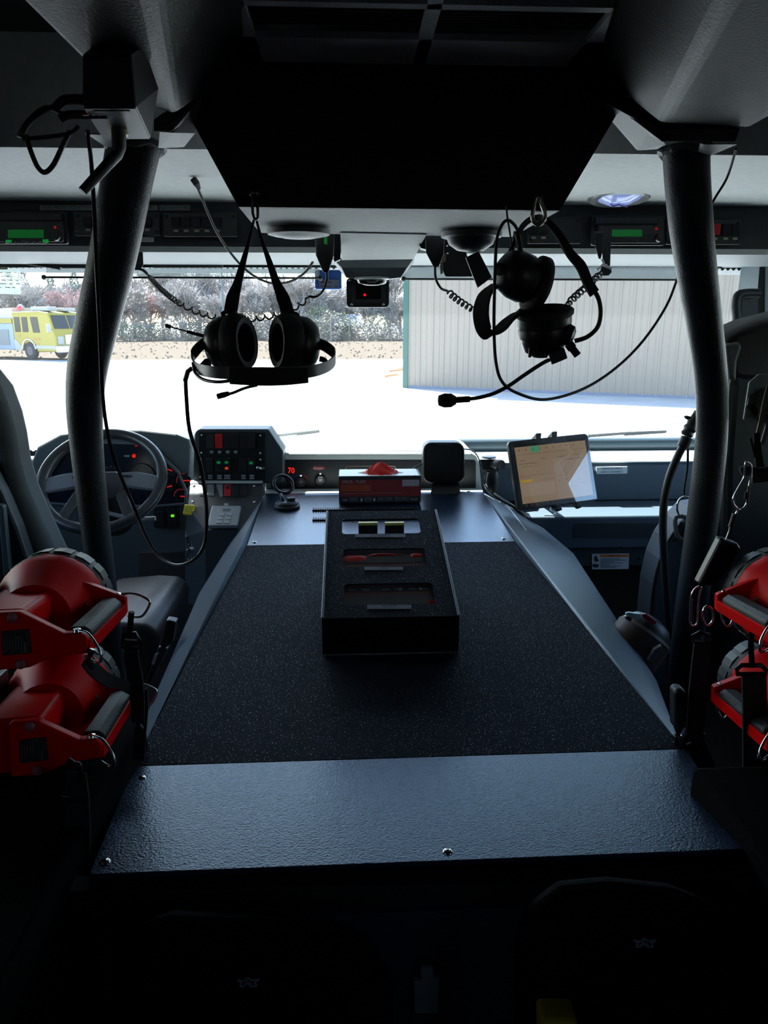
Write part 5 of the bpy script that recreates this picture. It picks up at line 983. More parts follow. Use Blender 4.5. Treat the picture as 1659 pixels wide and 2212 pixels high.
# ================================================================ lanterns in their chargers
GRIP = mat('grip_rubber', (.016, .018, .021), .55, bump=.3, bscale=400, spec=.25)
def lantern(label, lab2, rear, bez, side, labeltxt):
    R = P(rear[0], rear[1], rear[2]); B = P(*bez); u = (B-R).normalized(); v = (XA*side - u*u.dot(XA*side)).normalized(); w = u.cross(v)*(1 if side > 0 else -1)
    if w.z < 0: w = -w
    L = (B-R).length
    L_ = lambda a, b, c: R + v*b + w*c + u*a
    t = thing('lantern', label, 'lantern', R, None)
    prof = [(-.018, -.0276), (-.018, .031), (.0086, .031), (.012, .0295), (.050, .0065), (.066, .006), (.072, .002), (.073, -.007), (.069, -.0155), (.036, -.0185), (.016, -.027), (.010, -.0276)]
    body = [(-.048, -.026), (-.048, .029), (-.040, .0315), (.009, .0315), (.014, .026), (.014, -.022), (.009, -.0276), (-.04, -.0276)]
    mb = MB(); mb.prism([L_(0, *p) for p in prof], u*.016)                         # rear plate with handle arm
    h = obj('housing', mb, RED, t, bevel=.0035, seg=3)
    mb = MB(); mb.prism([L_(.012, *p) for p in body], u*(L*.66)); obj('battery_body', mb, RED, t, bevel=.005, seg=3)
    # front flare and its arm
    n = 28
    mb = MB(); mb.lathe([(.040, L*.52), (.046, L*.62), (.060, L*.80), (.064, L*.86), (.064, L*.93)], R-v*.005, u, n, w); obj('head_flare', mb, RED, t, smooth=40)
    mb = MB(); mb.hull([L_(L*.74, a, c) for a, c in ((.0, .048), (.025, .040), (.066, .0145), (.088, .012), (.088, -.010), (.066, -.013), (.025, -.040), (0, -.048))]+[L_(L*.74+.014, a, c) for a, c in ((.0, .048), (.025, .040), (.066, .0145), (.088, .012), (.088, -.010), (.066, -.013), (.025, -.040), (0, -.048))]); obj('front_arm', mb, RED, t, bevel=.003)
    def hs(u0, u1, prof_):                              # a bar that splays outward from the rear arm to the head arm
        k = lambda a_: ((a_/(L*.76))*.014-.006, (1-a_/(L*.76))*-.007)
        (v0, w0), (v1, w1) = k(u0), k(u1)
        return MB().hull([L_(u0, p_+v0, q_+w0) for p_, q_ in prof_]+[L_(u1, p_+v1, q_+w1) for p_, q_ in prof_])
    hd = obj('handle', hs(.004, L*.765, ((.062, -.010), (.080, -.010), (.080, .004), (.062, .006))), RED, t, bevel=.002)
    gp = obj('grip', hs(.018, L*.70, ((.052, -.004), (.052, .008), (.057, .0145), (.071, .0145), (.078, .009), (.078, .002), (.066, -.004))), GRIP, hd, bevel=.003, seg=3)
    if labeltxt: txt('VULCAN', .011, L_(.02+L*.34, .0645, .0125), u*(1 if side > 0 else -1), (w.cross(u))*(1 if side > 0 else -1), mat('grip_letter', (.006, .006, .007), .7), gp, sx=1.2)
    # bezel ring with its blocks
    bz = obj('bezel', MB().lathe([(.058, L*.90), (.064, L*.905), (.066, L*.94), (.066, L*1.10), (.060, L*1.12), (.05, L*1.115), (.045, L*1.02), (1e-5, L*1.0)], R-v*.005, u, 36, w), GRIP, t, smooth=40)
    x_ = u.cross(w); mb0 = None
    for i in range(16):
        a = 2*math.pi*(i+.5)/16; e = 2*math.pi/16*.40
        mb = MB(); mb.prism([R-v*.005+u*(L*.945)+(x_*math.cos(q)+w*math.sin(q))*r_ for q, r_ in ((a-e, .064), (a-e, .0672), (a, .0677), (a+e, .0672), (a+e, .064))], u*(L*.15)); obj('bezel_block', mb, mat('bezel_block_rubber', (.008, .010, .014), .5, spec=.25), bz)
    # switch boss, rivets, rating plate
    obj('switch_boot', MB().lathe([(.012, -.006), (.011, .004), (.006, .008), (1e-5, .009)], L_(L*.70, .036, .006), (v*.35+u*-1.0), 16, w), mat('switch_dark', (.05, .004, .005), .5), t, smooth=50)
    obj('head_boss', MB().lathe([(.008, 0), (.007, .005), (1e-5, .006)], L_(L*.90, -.01, .058), w-u*.4, 12), RED, t, smooth=50)
    for a, c in ((.003, .0255), (.0085, -.0225)): obj('rivet', MB().lathe([(.0052, 0), (.0045, .0016), (1e-5, .0024)], L_(0, a, c), -u, 14, w), mat('rivet_red_grey', (.30, .10, .12), .5), h, smooth=60)
    rp_ = obj('rating_plate', MB().prism([L_(-.0006, a, c) for a, c in ((-.0075, -.0125), (-.0075, .0125), (.0185, .0135), (.0195, -.0115))], u*.0012), mat('rating_black', (.012, .011, .011), .5), h)
    dm = mat('rating_print', (.10, .09, .085), .6)
    b = MB()
    for k in range(7): b.prism([L_(-.0009, -.006+.0027*k, c) for c in (-.010+.002*(k % 3), .006)]+[L_(-.0009, -.006+.0027*k+.0009, c) for c in (.006, -.010+.002*(k % 3))], u*.0003)
    b.prism([L_(-.0009, a, c) for a, c in ((.0125, -.0105), (.0125, .0005), (.0148, .0005), (.0148, -.0105))], u*.0003)
    obj('small_print', b, dm, rp_)
    if side > 0: txt('VULCAN LED', .0036, L_(-.0010, .0166, .0), -w, v, dm, rp_)
    obj('approval_ring', MB().tube([L_(-.001, .008+.003*math.cos(i*.6), .0085+.003*math.sin(i*.6)) for i in range(11)], .0004, 5, True), dm, rp_)
    # steel strap rings at both handle ends
    lu = lambda *q: [L_(*p) for p in q]
    obj('strap_ring', MB().tube(cat(lu((.004, .064, .0075), (.0, .074, .005), (-.004, .084, -.010), (-.004, .086, -.021), (.004, .080, -.027), (.008, .068, -.020)), 4), .0016, 7), CHR, h, smooth=60)
    obj('strap_ring', MB().tube(cat(lu(*(((L*.78, .078, .0145), (L*.80, .096, .014), (L*.80, .112, .006), (L*.80, .114, -.001), (L*.79, .104, -.015), (L*.78, .088, -.013)) if side > 0 else ((L*.76, .080, .0145), (L*.745, .083, .004), (L*.74, .084, -.012), (L*.74, .078, -.028), (L*.75, .070, -.026), (L*.76, .066, -.008)))), 4), .0016, 7), CHR, h, smooth=60)
    for a, v_, w_ in ((.006, .062, .0065), (L*.77, .078, .0135)): obj('ring_pin', MB().lathe([(.0045, 0), (.004, .003), (1e-5, .004)], L_(a, v_, w_), w, 10), CHR, h, smooth=60)
    if lab2:
        ch = thing('lantern_charger', lab2, 'charger', L_(0, -.1, 0))
        mb = MB(); mb.hull([L_(a, b_, c) for a in (.01, L*.86) for b_, c in ((-.063, -.045), (-.063, .045), (-.13, .030), (-.13, -.045))]); obj('cradle', mb, mat('charger_black', (.014, .016, .018), .5), ch, bevel=.005)
    return t, L_, L
la1 = lantern('upper red hand lantern in its charger on the driver side, handle toward the engine cover', 'black wall charger cradle behind the upper driver-side lantern', (22, 1389, .583), (130, 1300, .753), 1, True)
la2 = lantern('lower red hand lantern in its charger on the driver side, beside the cover edge', 'black wall charger cradle behind the lower driver-side lantern', (60, 1622, .583), (150, 1492, .753), 1, False)
la3 = lantern('upper red hand lantern on the passenger side below the baton strap', 'black wall charger cradle behind the upper passenger-side lantern', (1828, 1362, .583), (1676, 1292, .753), -1, False)
la4 = lantern('lower red hand lantern on the passenger side partly behind a hanging strap', 'black wall charger cradle behind the lower passenger-side lantern', (1815, 1602, .583), (1660, 1484, .753), -1, True)
# black blocks added to keep the low corners beside the cover dark
def filler(label, pts, zt):
    t = thing('corner_filler', label, 'filler', V((pts[0][0]*S, pts[0][1]*S, 2.4-1.2*S)))
    mb = MB(); mb.prism([U(x, y, -1.2) for x, y in pts], (0, 0, (zt+1.2)*S)); obj('filler_body', mb, mat('filler_black', (.002, .0022, .0026), .9, spec=.06), t, bevel=.006)
filler('black block added low by the driver-side lanterns to keep the corner dark', [(-.245, .3), (-.245, .76), (-1.0, .76), (-1.0, .3)], -.44)
filler('black block added low by the passenger-side lanterns to keep the corner dark', [(.345, .3), (.345, .62), (1.0, .62), (1.0, .3)], -.44)
# ---------------------------------------------------------------- straps, clips, carabiners
BST = mat('black_steel', (.03, .03, .033), .25, .8)
def strap(label, l, wd, Y=None, side=XA, clip=None, ring=None, th=.003, name='lantern_strap', cat_='strap'):
    t = thing(name, label, cat_, P(*(l[0] if len(l[0]) > 2 else (l[0][0], l[0][1], Y))))
    px_ribbon('webbing', l, Y, wd, WEB, t, side, th)
    if clip: px_tube('snap_clip', clip, Y if len(clip[0]) < 3 else None, 7, BST, t, n=8)
    if ring: obj('slot_ring', MB().tube(pp(ring, Y if len(ring[0]) < 3 else None), .0028, 8, True), BST, t, smooth=60)
    return t
strap('black lantern strap hanging from the upper driver-side lantern', [(284, 1382), (284, 1420), (290, 1455), (296, 1500), (298, 1560)], [30, 34, 36, 34, 30], .70, clip=[(284, 1322), (282, 1345), (280, 1365), (276, 1375)], ring=[(266, 1372), (292, 1368), (302, 1385), (300, 1398), (264, 1398)])
strap('black strap looped between the two driver-side lanterns', [(186, 1424, .60), (205, 1448, .62), (235, 1470, .66), (262, 1478, .68), (284, 1490, .70)], [34, 34, 32, 30, 28], None, V((.3, .3, 1)), clip=[(200, 1402, .59), (196, 1412, .59), (190, 1428, .6), (196, 1442, .61)])
strap('black strap hanging below the lower driver-side lantern toward the floor', [(165, 1668), (166, 1720), (168, 1790), (166, 1860), (150, 1960)], [44, 60, 62, 62, 60], .56, clip=[(146, 1640), (160, 1650), (172, 1655), (172, 1690)], ring=[(136, 1718), (186, 1722), (186, 1730), (134, 1728)])
strap('black strap clipped to the far ring of the lower driver-side lantern', [(312, 1490, .72), (310, 1530, .71), (304, 1580, .70), (300, 1640, .69)], [16, 22, 26, 28], None, clip=[(300, 1565, .7), (308, 1580, .7), (304, 1605, .7), (296, 1620, .69)])
tg = thing('red_tag', 'dim red square tag with round S emblem on a strap by the cover corner', 'tag', P(130, 1917, .555))
px_prism('patch', rr(112, 1898, 150, 1938, 4), .555, .004, mat('tag_red', (.20, .012, .014), .6), tg); obj('emblem_ring', MB().tube([P(131+13*math.cos(i*.42), 1917+13*math.sin(i*.42), .5535) for i in range(15)], .0012, 6, True), INK, tg)
txt('S', pm(.55, 22), P(131, 1917, .5535), XA, ZA, INK, tg)
px_prism('tape', [(108, 1890), (154, 1890), (154, 1990), (104, 1990)], .562, .004, WEB, tg)
sb = thing('belt_buckle', 'black belt buckle with faint steel edges below the red tag', 'buckle', P(135, 2030, .55))
px_prism('body', [(98, 1978), (172, 1978), (176, 2032), (100, 2034)], .55, .02, BLK, sb, bevel=.003)
for l in ([(99, 1982), (99, 2030)], [(168, 1986), (172, 1990), (170, 2032)]): px_tube('steel_edge', l, .545, 1.6, STL, sb)
def carab(label, l, Y, r, gate=None, m=CHR, name='carabiner'):
    t = thing(name, label, 'carabiner', P(l[0][0], l[0][1], Y)); obj('loop', MB().tube(cat(pp(l, Y), 5, True), pm(Y, r), 9, True), m, t, smooth=60)
    if gate: px_tube('gate', gate, Y-.004, r*1.1, mat('gate_brown', (.06, .03, .028), .35, .5), t)
    return t
c1 = carab('pear-shaped steel carabiner hanging from webbing near the window, passenger side', [(1612, 998), (1609, 1012), (1607, 1032), (1594, 1056), (1584, 1076), (1585, 1090), (1596, 1100), (1606, 1098), (1613, 1086), (1616, 1060), (1622, 1030), (1622, 1005)], .80, 2.4, [(1618, 1050), (1614, 1088)])
obj('lock_sleeve', MB().tube(pp([(1614, 1062), (1612, 1078)], .798), pm(.8, 5), 10), BST, c1)
sw_ = thing('swivel', 'small black swivel link under the pear-shaped carabiner', 'swivel', P(1590, 1110, .80))
px_tube('link', [(1594, 1096), (1592, 1106), (1588, 1114)], .80, 3, CHR, sw_); px_tube('barrel', [(1587, 1110), (1578, 1138)], .80, 6, BST, sw_)
bt = thing('baton_strap', 'stiff black leather strap holder slanting down to a carabiner, passenger side', 'strap', P(1550, 1210, .80))
px_prism('holder', [(1560, 1162), (1594, 1174), (1604, 1188), (1560, 1252), (1540, 1268), (1508, 1264)], .80, .018, mat('baton_black', (.006, .006, .007), .35, spec=.3), bt, bevel=.004)
px_tube('lead', [(1577, 1138), (1574, 1150), (1568, 1166)], .80, 2, STL, bt)
carab('narrow steel carabiner under the stiff black strap holder', [(1514, 1268), (1502, 1272), (1493, 1288), (1492, 1320), (1491, 1346), (1498, 1352), (1506, 1346), (1508, 1320), (1510, 1290)], .79, 2.6, [(1497, 1296), (1496, 1346)])
sr = thing('split_ring', 'steel split ring hanging from the upper passenger-side lantern', 'ring', P(1530, 1330, .72)); obj('ring', MB().tube([P(1529+12*math.cos(i*.45), 1330+21*math.sin(i*.45), .72) for i in range(14)], .0016, 7, True), CHR, sr, smooth=60)
s1 = strap('black webbing strap hanging from the split ring down to a chrome buckle, passenger side', [(1519, 1384), (1514, 1430), (1508, 1490), (1504, 1545), (1500, 1590)], [44, 46, 47, 46, 44], .74, ring=[(1497, 1374), (1512, 1366), (1532, 1372), (1538, 1386), (1498, 1386)])
s2 = strap('wide black webbing strap hanging over the lower passenger-side lantern', [(1628, 1455), (1630, 1540), (1630, 1650), (1632, 1780), (1634, 1900)], [60, 62, 62, 64, 66], .64, clip=[(1624, 1368), (1622, 1395), (1624, 1430), (1620, 1440)], ring=[(1592, 1456), (1592, 1444), (1602, 1437), (1644, 1437), (1654, 1446), (1654, 1456)])
s3 = strap('black seat belt curving from the chrome buckle down over the cover corner', [(1500, 1600), (1520, 1650), (1545, 1720), (1565, 1790), (1585, 1880)], [44, 48, 50, 52, 54], .74, name='seat_belt', cat_='belt')
s4 = strap('black strap end with a clip hanging beside the cover corner, passenger side', [(1600, 1690), (1604, 1740), (1612, 1800), (1620, 1850)], [30, 32, 34, 34], .68, ring=[(1578, 1690), (1580, 1676), (1592, 1668), (1606, 1674)])
bk = thing('chrome_buckle', 'chrome lift buckle at the end of the strap over the cover edge', 'buckle', P(1475, 1610, .735))
px_prism('frame', [(1458, 1592), (1476, 1590), (1474, 1636), (1456, 1632)], .735, .008, CHR, bk, bevel=.001)
px_prism('tongue', [(1474, 1590), (1482, 1574), (1486, 1582), (1476, 1600)], .734, .006, CHR, bk); px_prism('slot', [(1462, 1602), (1466, 1601), (1465, 1622), (1461, 1621)], .7345, .002, INK, bk)
px_prism('cover_flap', [(1480, 1584), (1526, 1586), (1520, 1608), (1476, 1602)], .737, .008, BLK, bk, bevel=.002)
ou2 = thing('belt_stop', 'dark oval belt stop standing beside the hanging webbing', 'belt stop', P(1465, 1530, .745)); obj('shell', MB().prism(pp(rr(1458, 1490, 1484, 1580, 12, 5), .745), (0, .02, 0)), mat('stop_dark', (.02, .021, .024), .5), ou2, bevel=.004)
# ---------------------------------------------------------------- hose by the passenger pillar
ho = thing('air_hose', 'thick black air hose rising to a ribbed fitting beside the passenger pillar', 'hose', P(1450, 1440, 1.28))
px_tube('hose', [(1474, 966), (1462, 990), (1446, 1030), (1435, 1080), (1432, 1140), (1434, 1200), (1438, 1270), (1444, 1350), (1446, 1440), (1448, 1520)], 1.28, 9, mat('hose_black', (.010, .011, .013), .4, bump=.2, bscale=500), ho, n=14)
px_tube('ferrule', [(1484, 944), (1474, 966)], 1.28, 13, BLK, ho, n=14); px_tube('fitting_nut', [(1492, 926), (1484, 944)], 1.28, 9, STL, ho, n=10)
obj('fitting', MB().lathe([(.010, 0), (.014, .005), (.012, .011), (.015, .018), (.012, .025), (.014, .033), (.011, .042), (.010, .056)], P(1482, 942, 1.28), P(1498, 912, 1.28)-P(1482, 942, 1.28), 14), mat('fitting_grey', (.08, .08, .085), .4, .5), ho, smooth=40)
px_prism('lever', [(1480, 900), (1486, 898), (1500, 902), (1500, 908), (1490, 909), (1483, 905)], 1.28, .008, BLK, ho)
px_tube('thin_lead', [(1486, 968), (1485, 1010), (1479, 1050), (1478, 1070)], 1.3, 3, RUB, ho)
dr_ = thing('door_loop', 'grey pull ring and handle loop on the passenger seat shoulder', 'ring', P(1470, 1130, 1.49))
obj('ring', MB().tube([P(1480+18*math.cos(i*.42), 1096+23*math.sin(i*.42), 1.49) for i in range(15)], .0028, 8, True), CHR, dr_, smooth=60)
obj('handle_loop', MB().tube(cat(pp([(1460, 1118), (1461, 1150), (1468, 1162), (1480, 1164), (1486, 1150), (1484, 1120)], 1.49), 4, True), .006, 8, True), mat('loop_grey', (.12, .12, .13), .4), dr_, smooth=60)
# ---------------------------------------------------------------- seats
LG = mat('seat_grey_fabric', (.075, .082, .085), .8, bump=.3, bscale=500); LGB = mat('seat_shell_grey', (.09, .12, .15), .55, bump=.15, bscale=300)
ds = thing('truck_seat', 'grey high-backed driver seat seen from behind beside the bent pillar', 'seat', P(80, 1300, 1.45))
obj('seat_bolster', MB().prism(pp([(-90, 740), (-30, 765), (8, 792), (38, 830), (58, 885), (68, 930), (76, 985), (92, 1040), (118, 1100), (150, 1170), (190, 1250), (190, 1420), (60, 1420), (56, 1210), (30, 1120), (0, 1052), (-60, 980)], 1.56), (0, -.11, 0)), LG, ds, bevel=.03, seg=4, smooth=60)
obj('back_shell', MB().prism(pp([(-200, 1000), (-30, 1000), (6, 1070), (36, 1140), (60, 1212), (70, 1420), (-200, 1420)], 1.42), (0, .05, 0)), mat('shell_dark_blue', (.008, .011, .016), .5), ds, bevel=.012, seg=3)
obj('shell_edge', MB().prism(pp([(-6, 1090), (6, 1094), (22, 1250), (8, 1260)], 1.40), (0, .02, 0)), mat('edge_blue', (.06, .085, .10), .45), ds, bevel=.003)
obj('seat_cushion', MB().prism(pp([(150, 1360), (262, 1350), (318, 1352), (342, 1375), (338, 1440), (300, 1520), (150, 1520)], 1.35), (0, .35, 0)), VIN, ds, bevel=.025, seg=4, smooth=60)
bs = thing('buckle_stalk', 'black seat belt buckle stalk between driver seat and engine cover', 'buckle', P(345, 1440, 1.15))
px_prism('buckle', [(358, 1340), (380, 1344), (372, 1390), (352, 1405), (344, 1396)], 1.15, .025, BLK, bs, bevel=.004); px_prism('stalk', [(342, 1398), (362, 1402), (338, 1450), (322, 1480), (312, 1476)], 1.16, .02, BLK, bs, bevel=.003)
px_prism('care_label', [(334, 1414), (342, 1410), (333, 1436), (327, 1434)], 1.148, .002, WHT, bs)
ps = thing('truck_seat', 'grey and black passenger seat beyond the pillar and hose', 'seat', P(1480, 1400, 1.5))
obj('side_shell', MB().prism(pp([(1470, 1130), (1500, 1100), (1560, 1090), (1640, 1090), (1640, 1480), (1412, 1480), (1404, 1400), (1406, 1330), (1413, 1265), (1426, 1210), (1444, 1168)], 1.5), (0, .10, 0)), LGB, ps, bevel=.01, seg=3)
obj('edge_piping', MB().tube(cat(pp([(1412, 1480), (1404, 1400), (1406, 1330), (1413, 1265), (1426, 1210), (1444, 1168), (1472, 1128)], 1.497), 4), .004, 6), BLK, ps, smooth=60)
obj('head_rest', MB().prism(pp([(1566, 742), (1572, 726), (1590, 712), (1640, 690), (1760, 660), (1760, 860), (1640, 832), (1592, 828), (1576, 818)], 1.45), (0, .13, 0)), VIN, ps, bevel=.03, seg=4, smooth=60)
obj('lit_facet', MB().prism(pp([(1568, 744), (1600, 738), (1604, 750), (1594, 780), (1592, 826), (1576, 818)], 1.44), (0, .05, 0)), mat('lit_facet_grey', (.07, .072, .075), .5, bump=.2, bscale=300), ps, bevel=.008, seg=3)  # lit side of the black head rest, given as a paler grey piece
obj('seat_back', MB().prism(pp([(1580, 812), (1640, 820), (1760, 830), (1760, 1500), (1560, 1500), (1566, 1000)], 1.44), (0, .07, 0)), VIN, ps, bevel=.02, seg=3)
pt = thing('tool_panel', 'pale grey plate with a dark wrench-shaped cutout beside the head rest', 'panel', P(1640, 870, 1.2))
px_prism('plate', [(1619, 826), (1640, 808), (1760, 812), (1760, 960), (1640, 922), (1607, 906)], 1.2, .006, mat('plate_grey', (.24, .29, .30), .5), pt, bevel=.002)
px_prism('recess', [(1618, 858), (1650, 838), (1760, 840), (1760, 930), (1640, 912), (1614, 876)], 1.198, .004, BLK, pt)
px_prism('wrench', [(1630, 876), (1636, 874), (1646, 881), (1680, 880), (1760, 880), (1760, 896), (1656, 896), (1648, 898), (1636, 904), (1630, 902), (1637, 894), (1638, 884)], 1.195, .004, mat('wrench_brown', (.055, .045, .042), .45), pt)
ls_ = thing('leather_strap', 'narrow brown leather strap crossing the pale plate, passenger side', 'strap', P(1640, 950, .9))
px_ribbon('strap', [(1662, 830), (1652, 870), (1642, 920), (1633, 952)], 1.18, [10, 11, 11, 10], mat('brown_leather', (.06, .028, .016), .5), ls_); px_ribbon('strap', [(1668, 880), (1658, 920), (1646, 960)], 1.185, [9, 10, 9], mat('dark_leather', (.03, .02, .018), .5), ls_)
wk = thing('webbing_hanger', 'black webbing hanger and tab above the pear-shaped carabiner', 'strap', P(1632, 1000, .8))
px_ribbon('webbing', [(1634, 935), (1636, 970), (1640, 1000), (1646, 1020)], .82, [14, 16, 18, 18], WEB, wk); px_ribbon('webbing', [(1600, 1020), (1612, 1016), (1640, 1018), (1690, 1012)], .81, [20, 22, 16, 18], WEB, wk, ZA, .006)
px_tube('thin_tab', [(1622, 946), (1626, 965), (1631, 988)], .82, 2.5, BST, wk); px_ribbon('webbing', [(1624, 1034), (1660, 1030), (1700, 1020)], .815, [20, 18, 18], WEB, wk, ZA, .006)
gh = thing('grab_handle', 'black grab handle on the passenger-side corner post', 'handle', P(1590, 690, 2.1))
px_tube('bar', [(1640, 634), (1610, 634), (1594, 640), (1590, 662), (1592, 690), (1586, 725), (1580, 770), (1570, 820)], 2.1, 10, mat('handle_black', (.006, .007, .011), .5, spec=.3), gh, n=12)
px_prism('escutcheon', rr(1600, 640, 1640, 690, 6), 2.12, .02, mat('handle_black', 0), gh, bevel=.004)
# ---------------------------------------------------------------- brown-banded helmet by the passenger foot
he = thing('helmet', 'brown ribbed round helmet with chrome trim wedged beside the engine cover', 'helmet', P(1385, 1400, 1.15))
hc = P(1378, 1388, 1.15); ha_ = V((.60, .22, .74)).normalized()
obj('brown_band', MB().lathe([(.052, -.05), (.058, -.048)]+[(.058+.0012*(i % 2), -.045+.006*i) for i in range(12)]+[(.055, .028), (.045, .03)], hc, ha_, 32, YA), mat('helmet_brown', (.085, .052, .044), .55), he, smooth=25)
obj('crown', MB().lathe([(.053, .024), (.05, .038), (.038, .052), (.018, .060), (1e-5, .062)], hc, ha_, 28, YA), BLK, he, smooth=50)
px_prism('chrome_plate', [(1352, 1326), (1358, 1323), (1384, 1327), (1388, 1334), (1356, 1338)], 1.10, .006, mat('pale_reflector', (.45, .55, .62), .25), he, bevel=.001)
px_prism('chrome_clip', [(1350, 1332), (1358, 1330), (1366, 1338), (1362, 1344), (1352, 1338)], 1.095, .008, CHR, he, bevel=.001)
px_prism('red_reflector', [(1386, 1327), (1396, 1326), (1420, 1344), (1414, 1350), (1392, 1338)], 1.10, .006, mat('red_reflector', (.28, .03, .05), .3), he, bevel=.001)
px_prism('side_badge', [(1414, 1404), (1430, 1394), (1434, 1412), (1406, 1432), (1400, 1428)], 1.08, .01, mat('badge_grey', (.16, .18, .21), .35), he, bevel=.002)
# ---------------------------------------------------------------- dark packs leaning below the cover
def emblem(par, x, y, Y, s):
    b = MB(); L2 = [((-24, -6), (-10, -3)), ((-10, -3), (-3, -8)), ((-3, -8), (0, -10)), ((0, -10), (6, -4)), ((6, -4), (24, -7)), ((24, -7), (14, 0)), ((14, 0), (18, 8)), ((18, 8), (4, 8)), ((4, 8), (-2, -2)), ((-2, -2), (-10, 8)), ((-10, 8), (-18, 8)), ((-18, 8), (-14, 0)), ((-14, 0), (-24, -6)), ((-8, 3), (8, 3))]
    for (a, b_), (c, d) in L2: b.bar(P(x+a*s, y+b_*s, Y), P(x+c*s, y+d*s, Y), .0016, .0010, YA)
    obj('emblem', b, mat('emblem_grey', (.30, .29, .36), .5), par)
pk = mat('pack_black', (.002, .002, .0025), .9, bump=.5, bscale=300, spec=.06)
for lab, l, ex, ey in (('dark pack with a small winged star emblem low on driver side', [(240, 2090), (280, 2030), (360, 2005), (520, 2012), (700, 2020), (800, 2060), (850, 2150), (860, 2600), (230, 2600)], 536, 2122), ('dark pack with a small winged star emblem low on passenger side', [(1120, 2060), (1150, 1990), (1220, 1940), (1330, 1930), (1470, 1945), (1570, 1985), (1610, 2060), (1620, 2600), (1110, 2600)], 1393, 2037)):
    t = thing('equipment_pack', lab, 'pack', P(ex, 2500, .46)); obj('shell', MB().prism(pp(l, .46), (0, .03, 0)), pk, t, bevel=.02, seg=4, smooth=60); emblem(t, ex, ey, .4595, 1.)
yb2 = thing('yellow_case', 'yellow case just showing at the lower edge between the dark packs', 'case', P(1212, 2300, .44)); px_prism('shell', rr(1172, 2206, 1250, 2420, 10), .44, .03, mat('case_yellow', (.5, .33, .02), .5), yb2, bevel=.004)
# ================================================================ outside: pavement, field, building, fire engine, trees
def GZ(x, y, z=0.): d = ray(x, y); return CAM + d*((z-CAM.z)/d.z)
def OY(x, y, Y): d = ray(x, y); return CAM + d*(Y/d.y)
PAV = mat('asphalt', (.36, .37, .385), .9, spec=0, bump=.3, bscale=8, speck=.08, vscale=1.2)
b = MB(); b.box((0, 25.5, -.05), (300, 45, .1)); struct('pavement', b, PAV)
b = MB(); b.box((0, 102.5, -.06), (400, 109, .1)); struct('field', b, mat('dry_grass', (.085, .070, .058), .95, spec=0, bump=1, bscale=3, speck=.2, vscale=3))
b = MB(); b.box((0, 420, -.15), (1600, 720, .1)); struct('terrain', b, mat('far_ground', (.08, .085, .06), .95))
rnd = random.Random(11)
# dry grass tufts at the verge
b = MB()
for i in range(2600):
    x, y = rnd.uniform(-75, 45), 49+70*rnd.random()**1.3; h = rnd.uniform(.06, .2); a = rnd.uniform(0, 3.14); dx, dy = math.cos(a)*.12, math.sin(a)*.12
    b.add([(x-dx, y-dy, -.02), (x+dx, y+dy, -.02), (x+rnd.uniform(-.1, .1), y, h)], [(0, 1, 2)])
o = obj('grass_tufts', b, mat('straw', (.20, .165, .13), .95, spec=0)); o['kind'] = 'stuff'; tag(o, 'dry straw-coloured grass on the field beyond the pavement', 'grass'); o.name = 'grass'
# ---- beige ribbed building
g0, g1 = GZ(880, 838), GZ(1500, 862); dv = (g1-g0).normalized(); nv = V((dv.y, -dv.x, 0)); nv = nv if nv.y < 0 else -nv
bd = thing('metal_building', 'beige ribbed metal building with green corner trim across the pavement', 'building', (g0+g1)/2)
pw = .92; N = 20; H = 5.2
WALL = mat('beige_siding', (.235, .19, .155), .6)
me0 = None
def panel_mb():
    m = MB(); pr = [(0, 0), (.03, .035), (.07, .035), (.10, 0), (.27, 0), (.285, .015), (.305, .015), (.32, 0), (.42, 0), (.45, .035), (.49, .035), (.52, 0), (.70, 0), (.715, .015), (.735, .015), (.75, 0), (.92, 0)]
    lo = [g0+dv*x+nv*y+ZA*.06 for x, y in pr]; hi = [p+ZA*(H-.06) for p in lo]; k = len(pr)
    m.add(lo+hi, [(i, i+1, k+i+1, k+i) for i in range(k-1)]); m.add([g0-nv*.05, g0+dv*.92-nv*.05, g0+dv*.92-nv*.05+ZA*H, g0-nv*.05+ZA*H], [(0, 1, 2, 3)]); return m
p0 = obj('wall_panel', panel_mb(), WALL, bd)
for i in range(1, N): copy_part(p0, BASE[bd.name]+dv*(pw*i))
b = MB(); b.bar(g0-dv*.06+nv*.03, g0-dv*.06+nv*.03+ZA*H, .20, .10, nv); obj('corner_trim', b, mat('green_trim', (.015, .075, .06), .5), bd)
b = MB(); e = g0+dv*(pw*N); b.prism([g0-dv*.05+nv*.03, e+nv*.03, e-nv*.1, g0-nv*.1], (0, 0, .10)); obj('shadow_band', b, mat('shadow_blue_grey', (.12, .15, .22), .6), bd)  # blue strip stands for the shadow along the wall foot
b = MB(); b.prism([g0-nv*.2, e-nv*.2, e-nv*9, g0-nv*9], (0, 0, H+.2)); obj('shell', b, mat('shell_beige', (.4, .36, .31), .8), bd)
b = MB(); b.prism([g0-dv*.4+nv*.35+ZA*H, e+nv*.35+ZA*H, e-nv*4.5+ZA*(H+1.6), g0-dv*.4-nv*4.5+ZA*(H+1.6)], (0, 0, .1)); obj('roof', b, mat('green_roof', (.06, .2, .16), .5), bd)
# litter by the building corner
lg = thing('wood_scraps', 'small pile of brown scraps at the foot of the building corner', 'debris', GZ(855, 806))
for x, y, l_ in ((856, 804, .35), (866, 800, .25), (846, 815, .3)):
    p = GZ(x, y); b = MB(); b.bar(p+V((-l_, 0, .05)), p+V((l_, .4, .10)), .10, .09); obj('scrap', b, mat('scrap_brown', (.3, .16, .08), .8), lg)
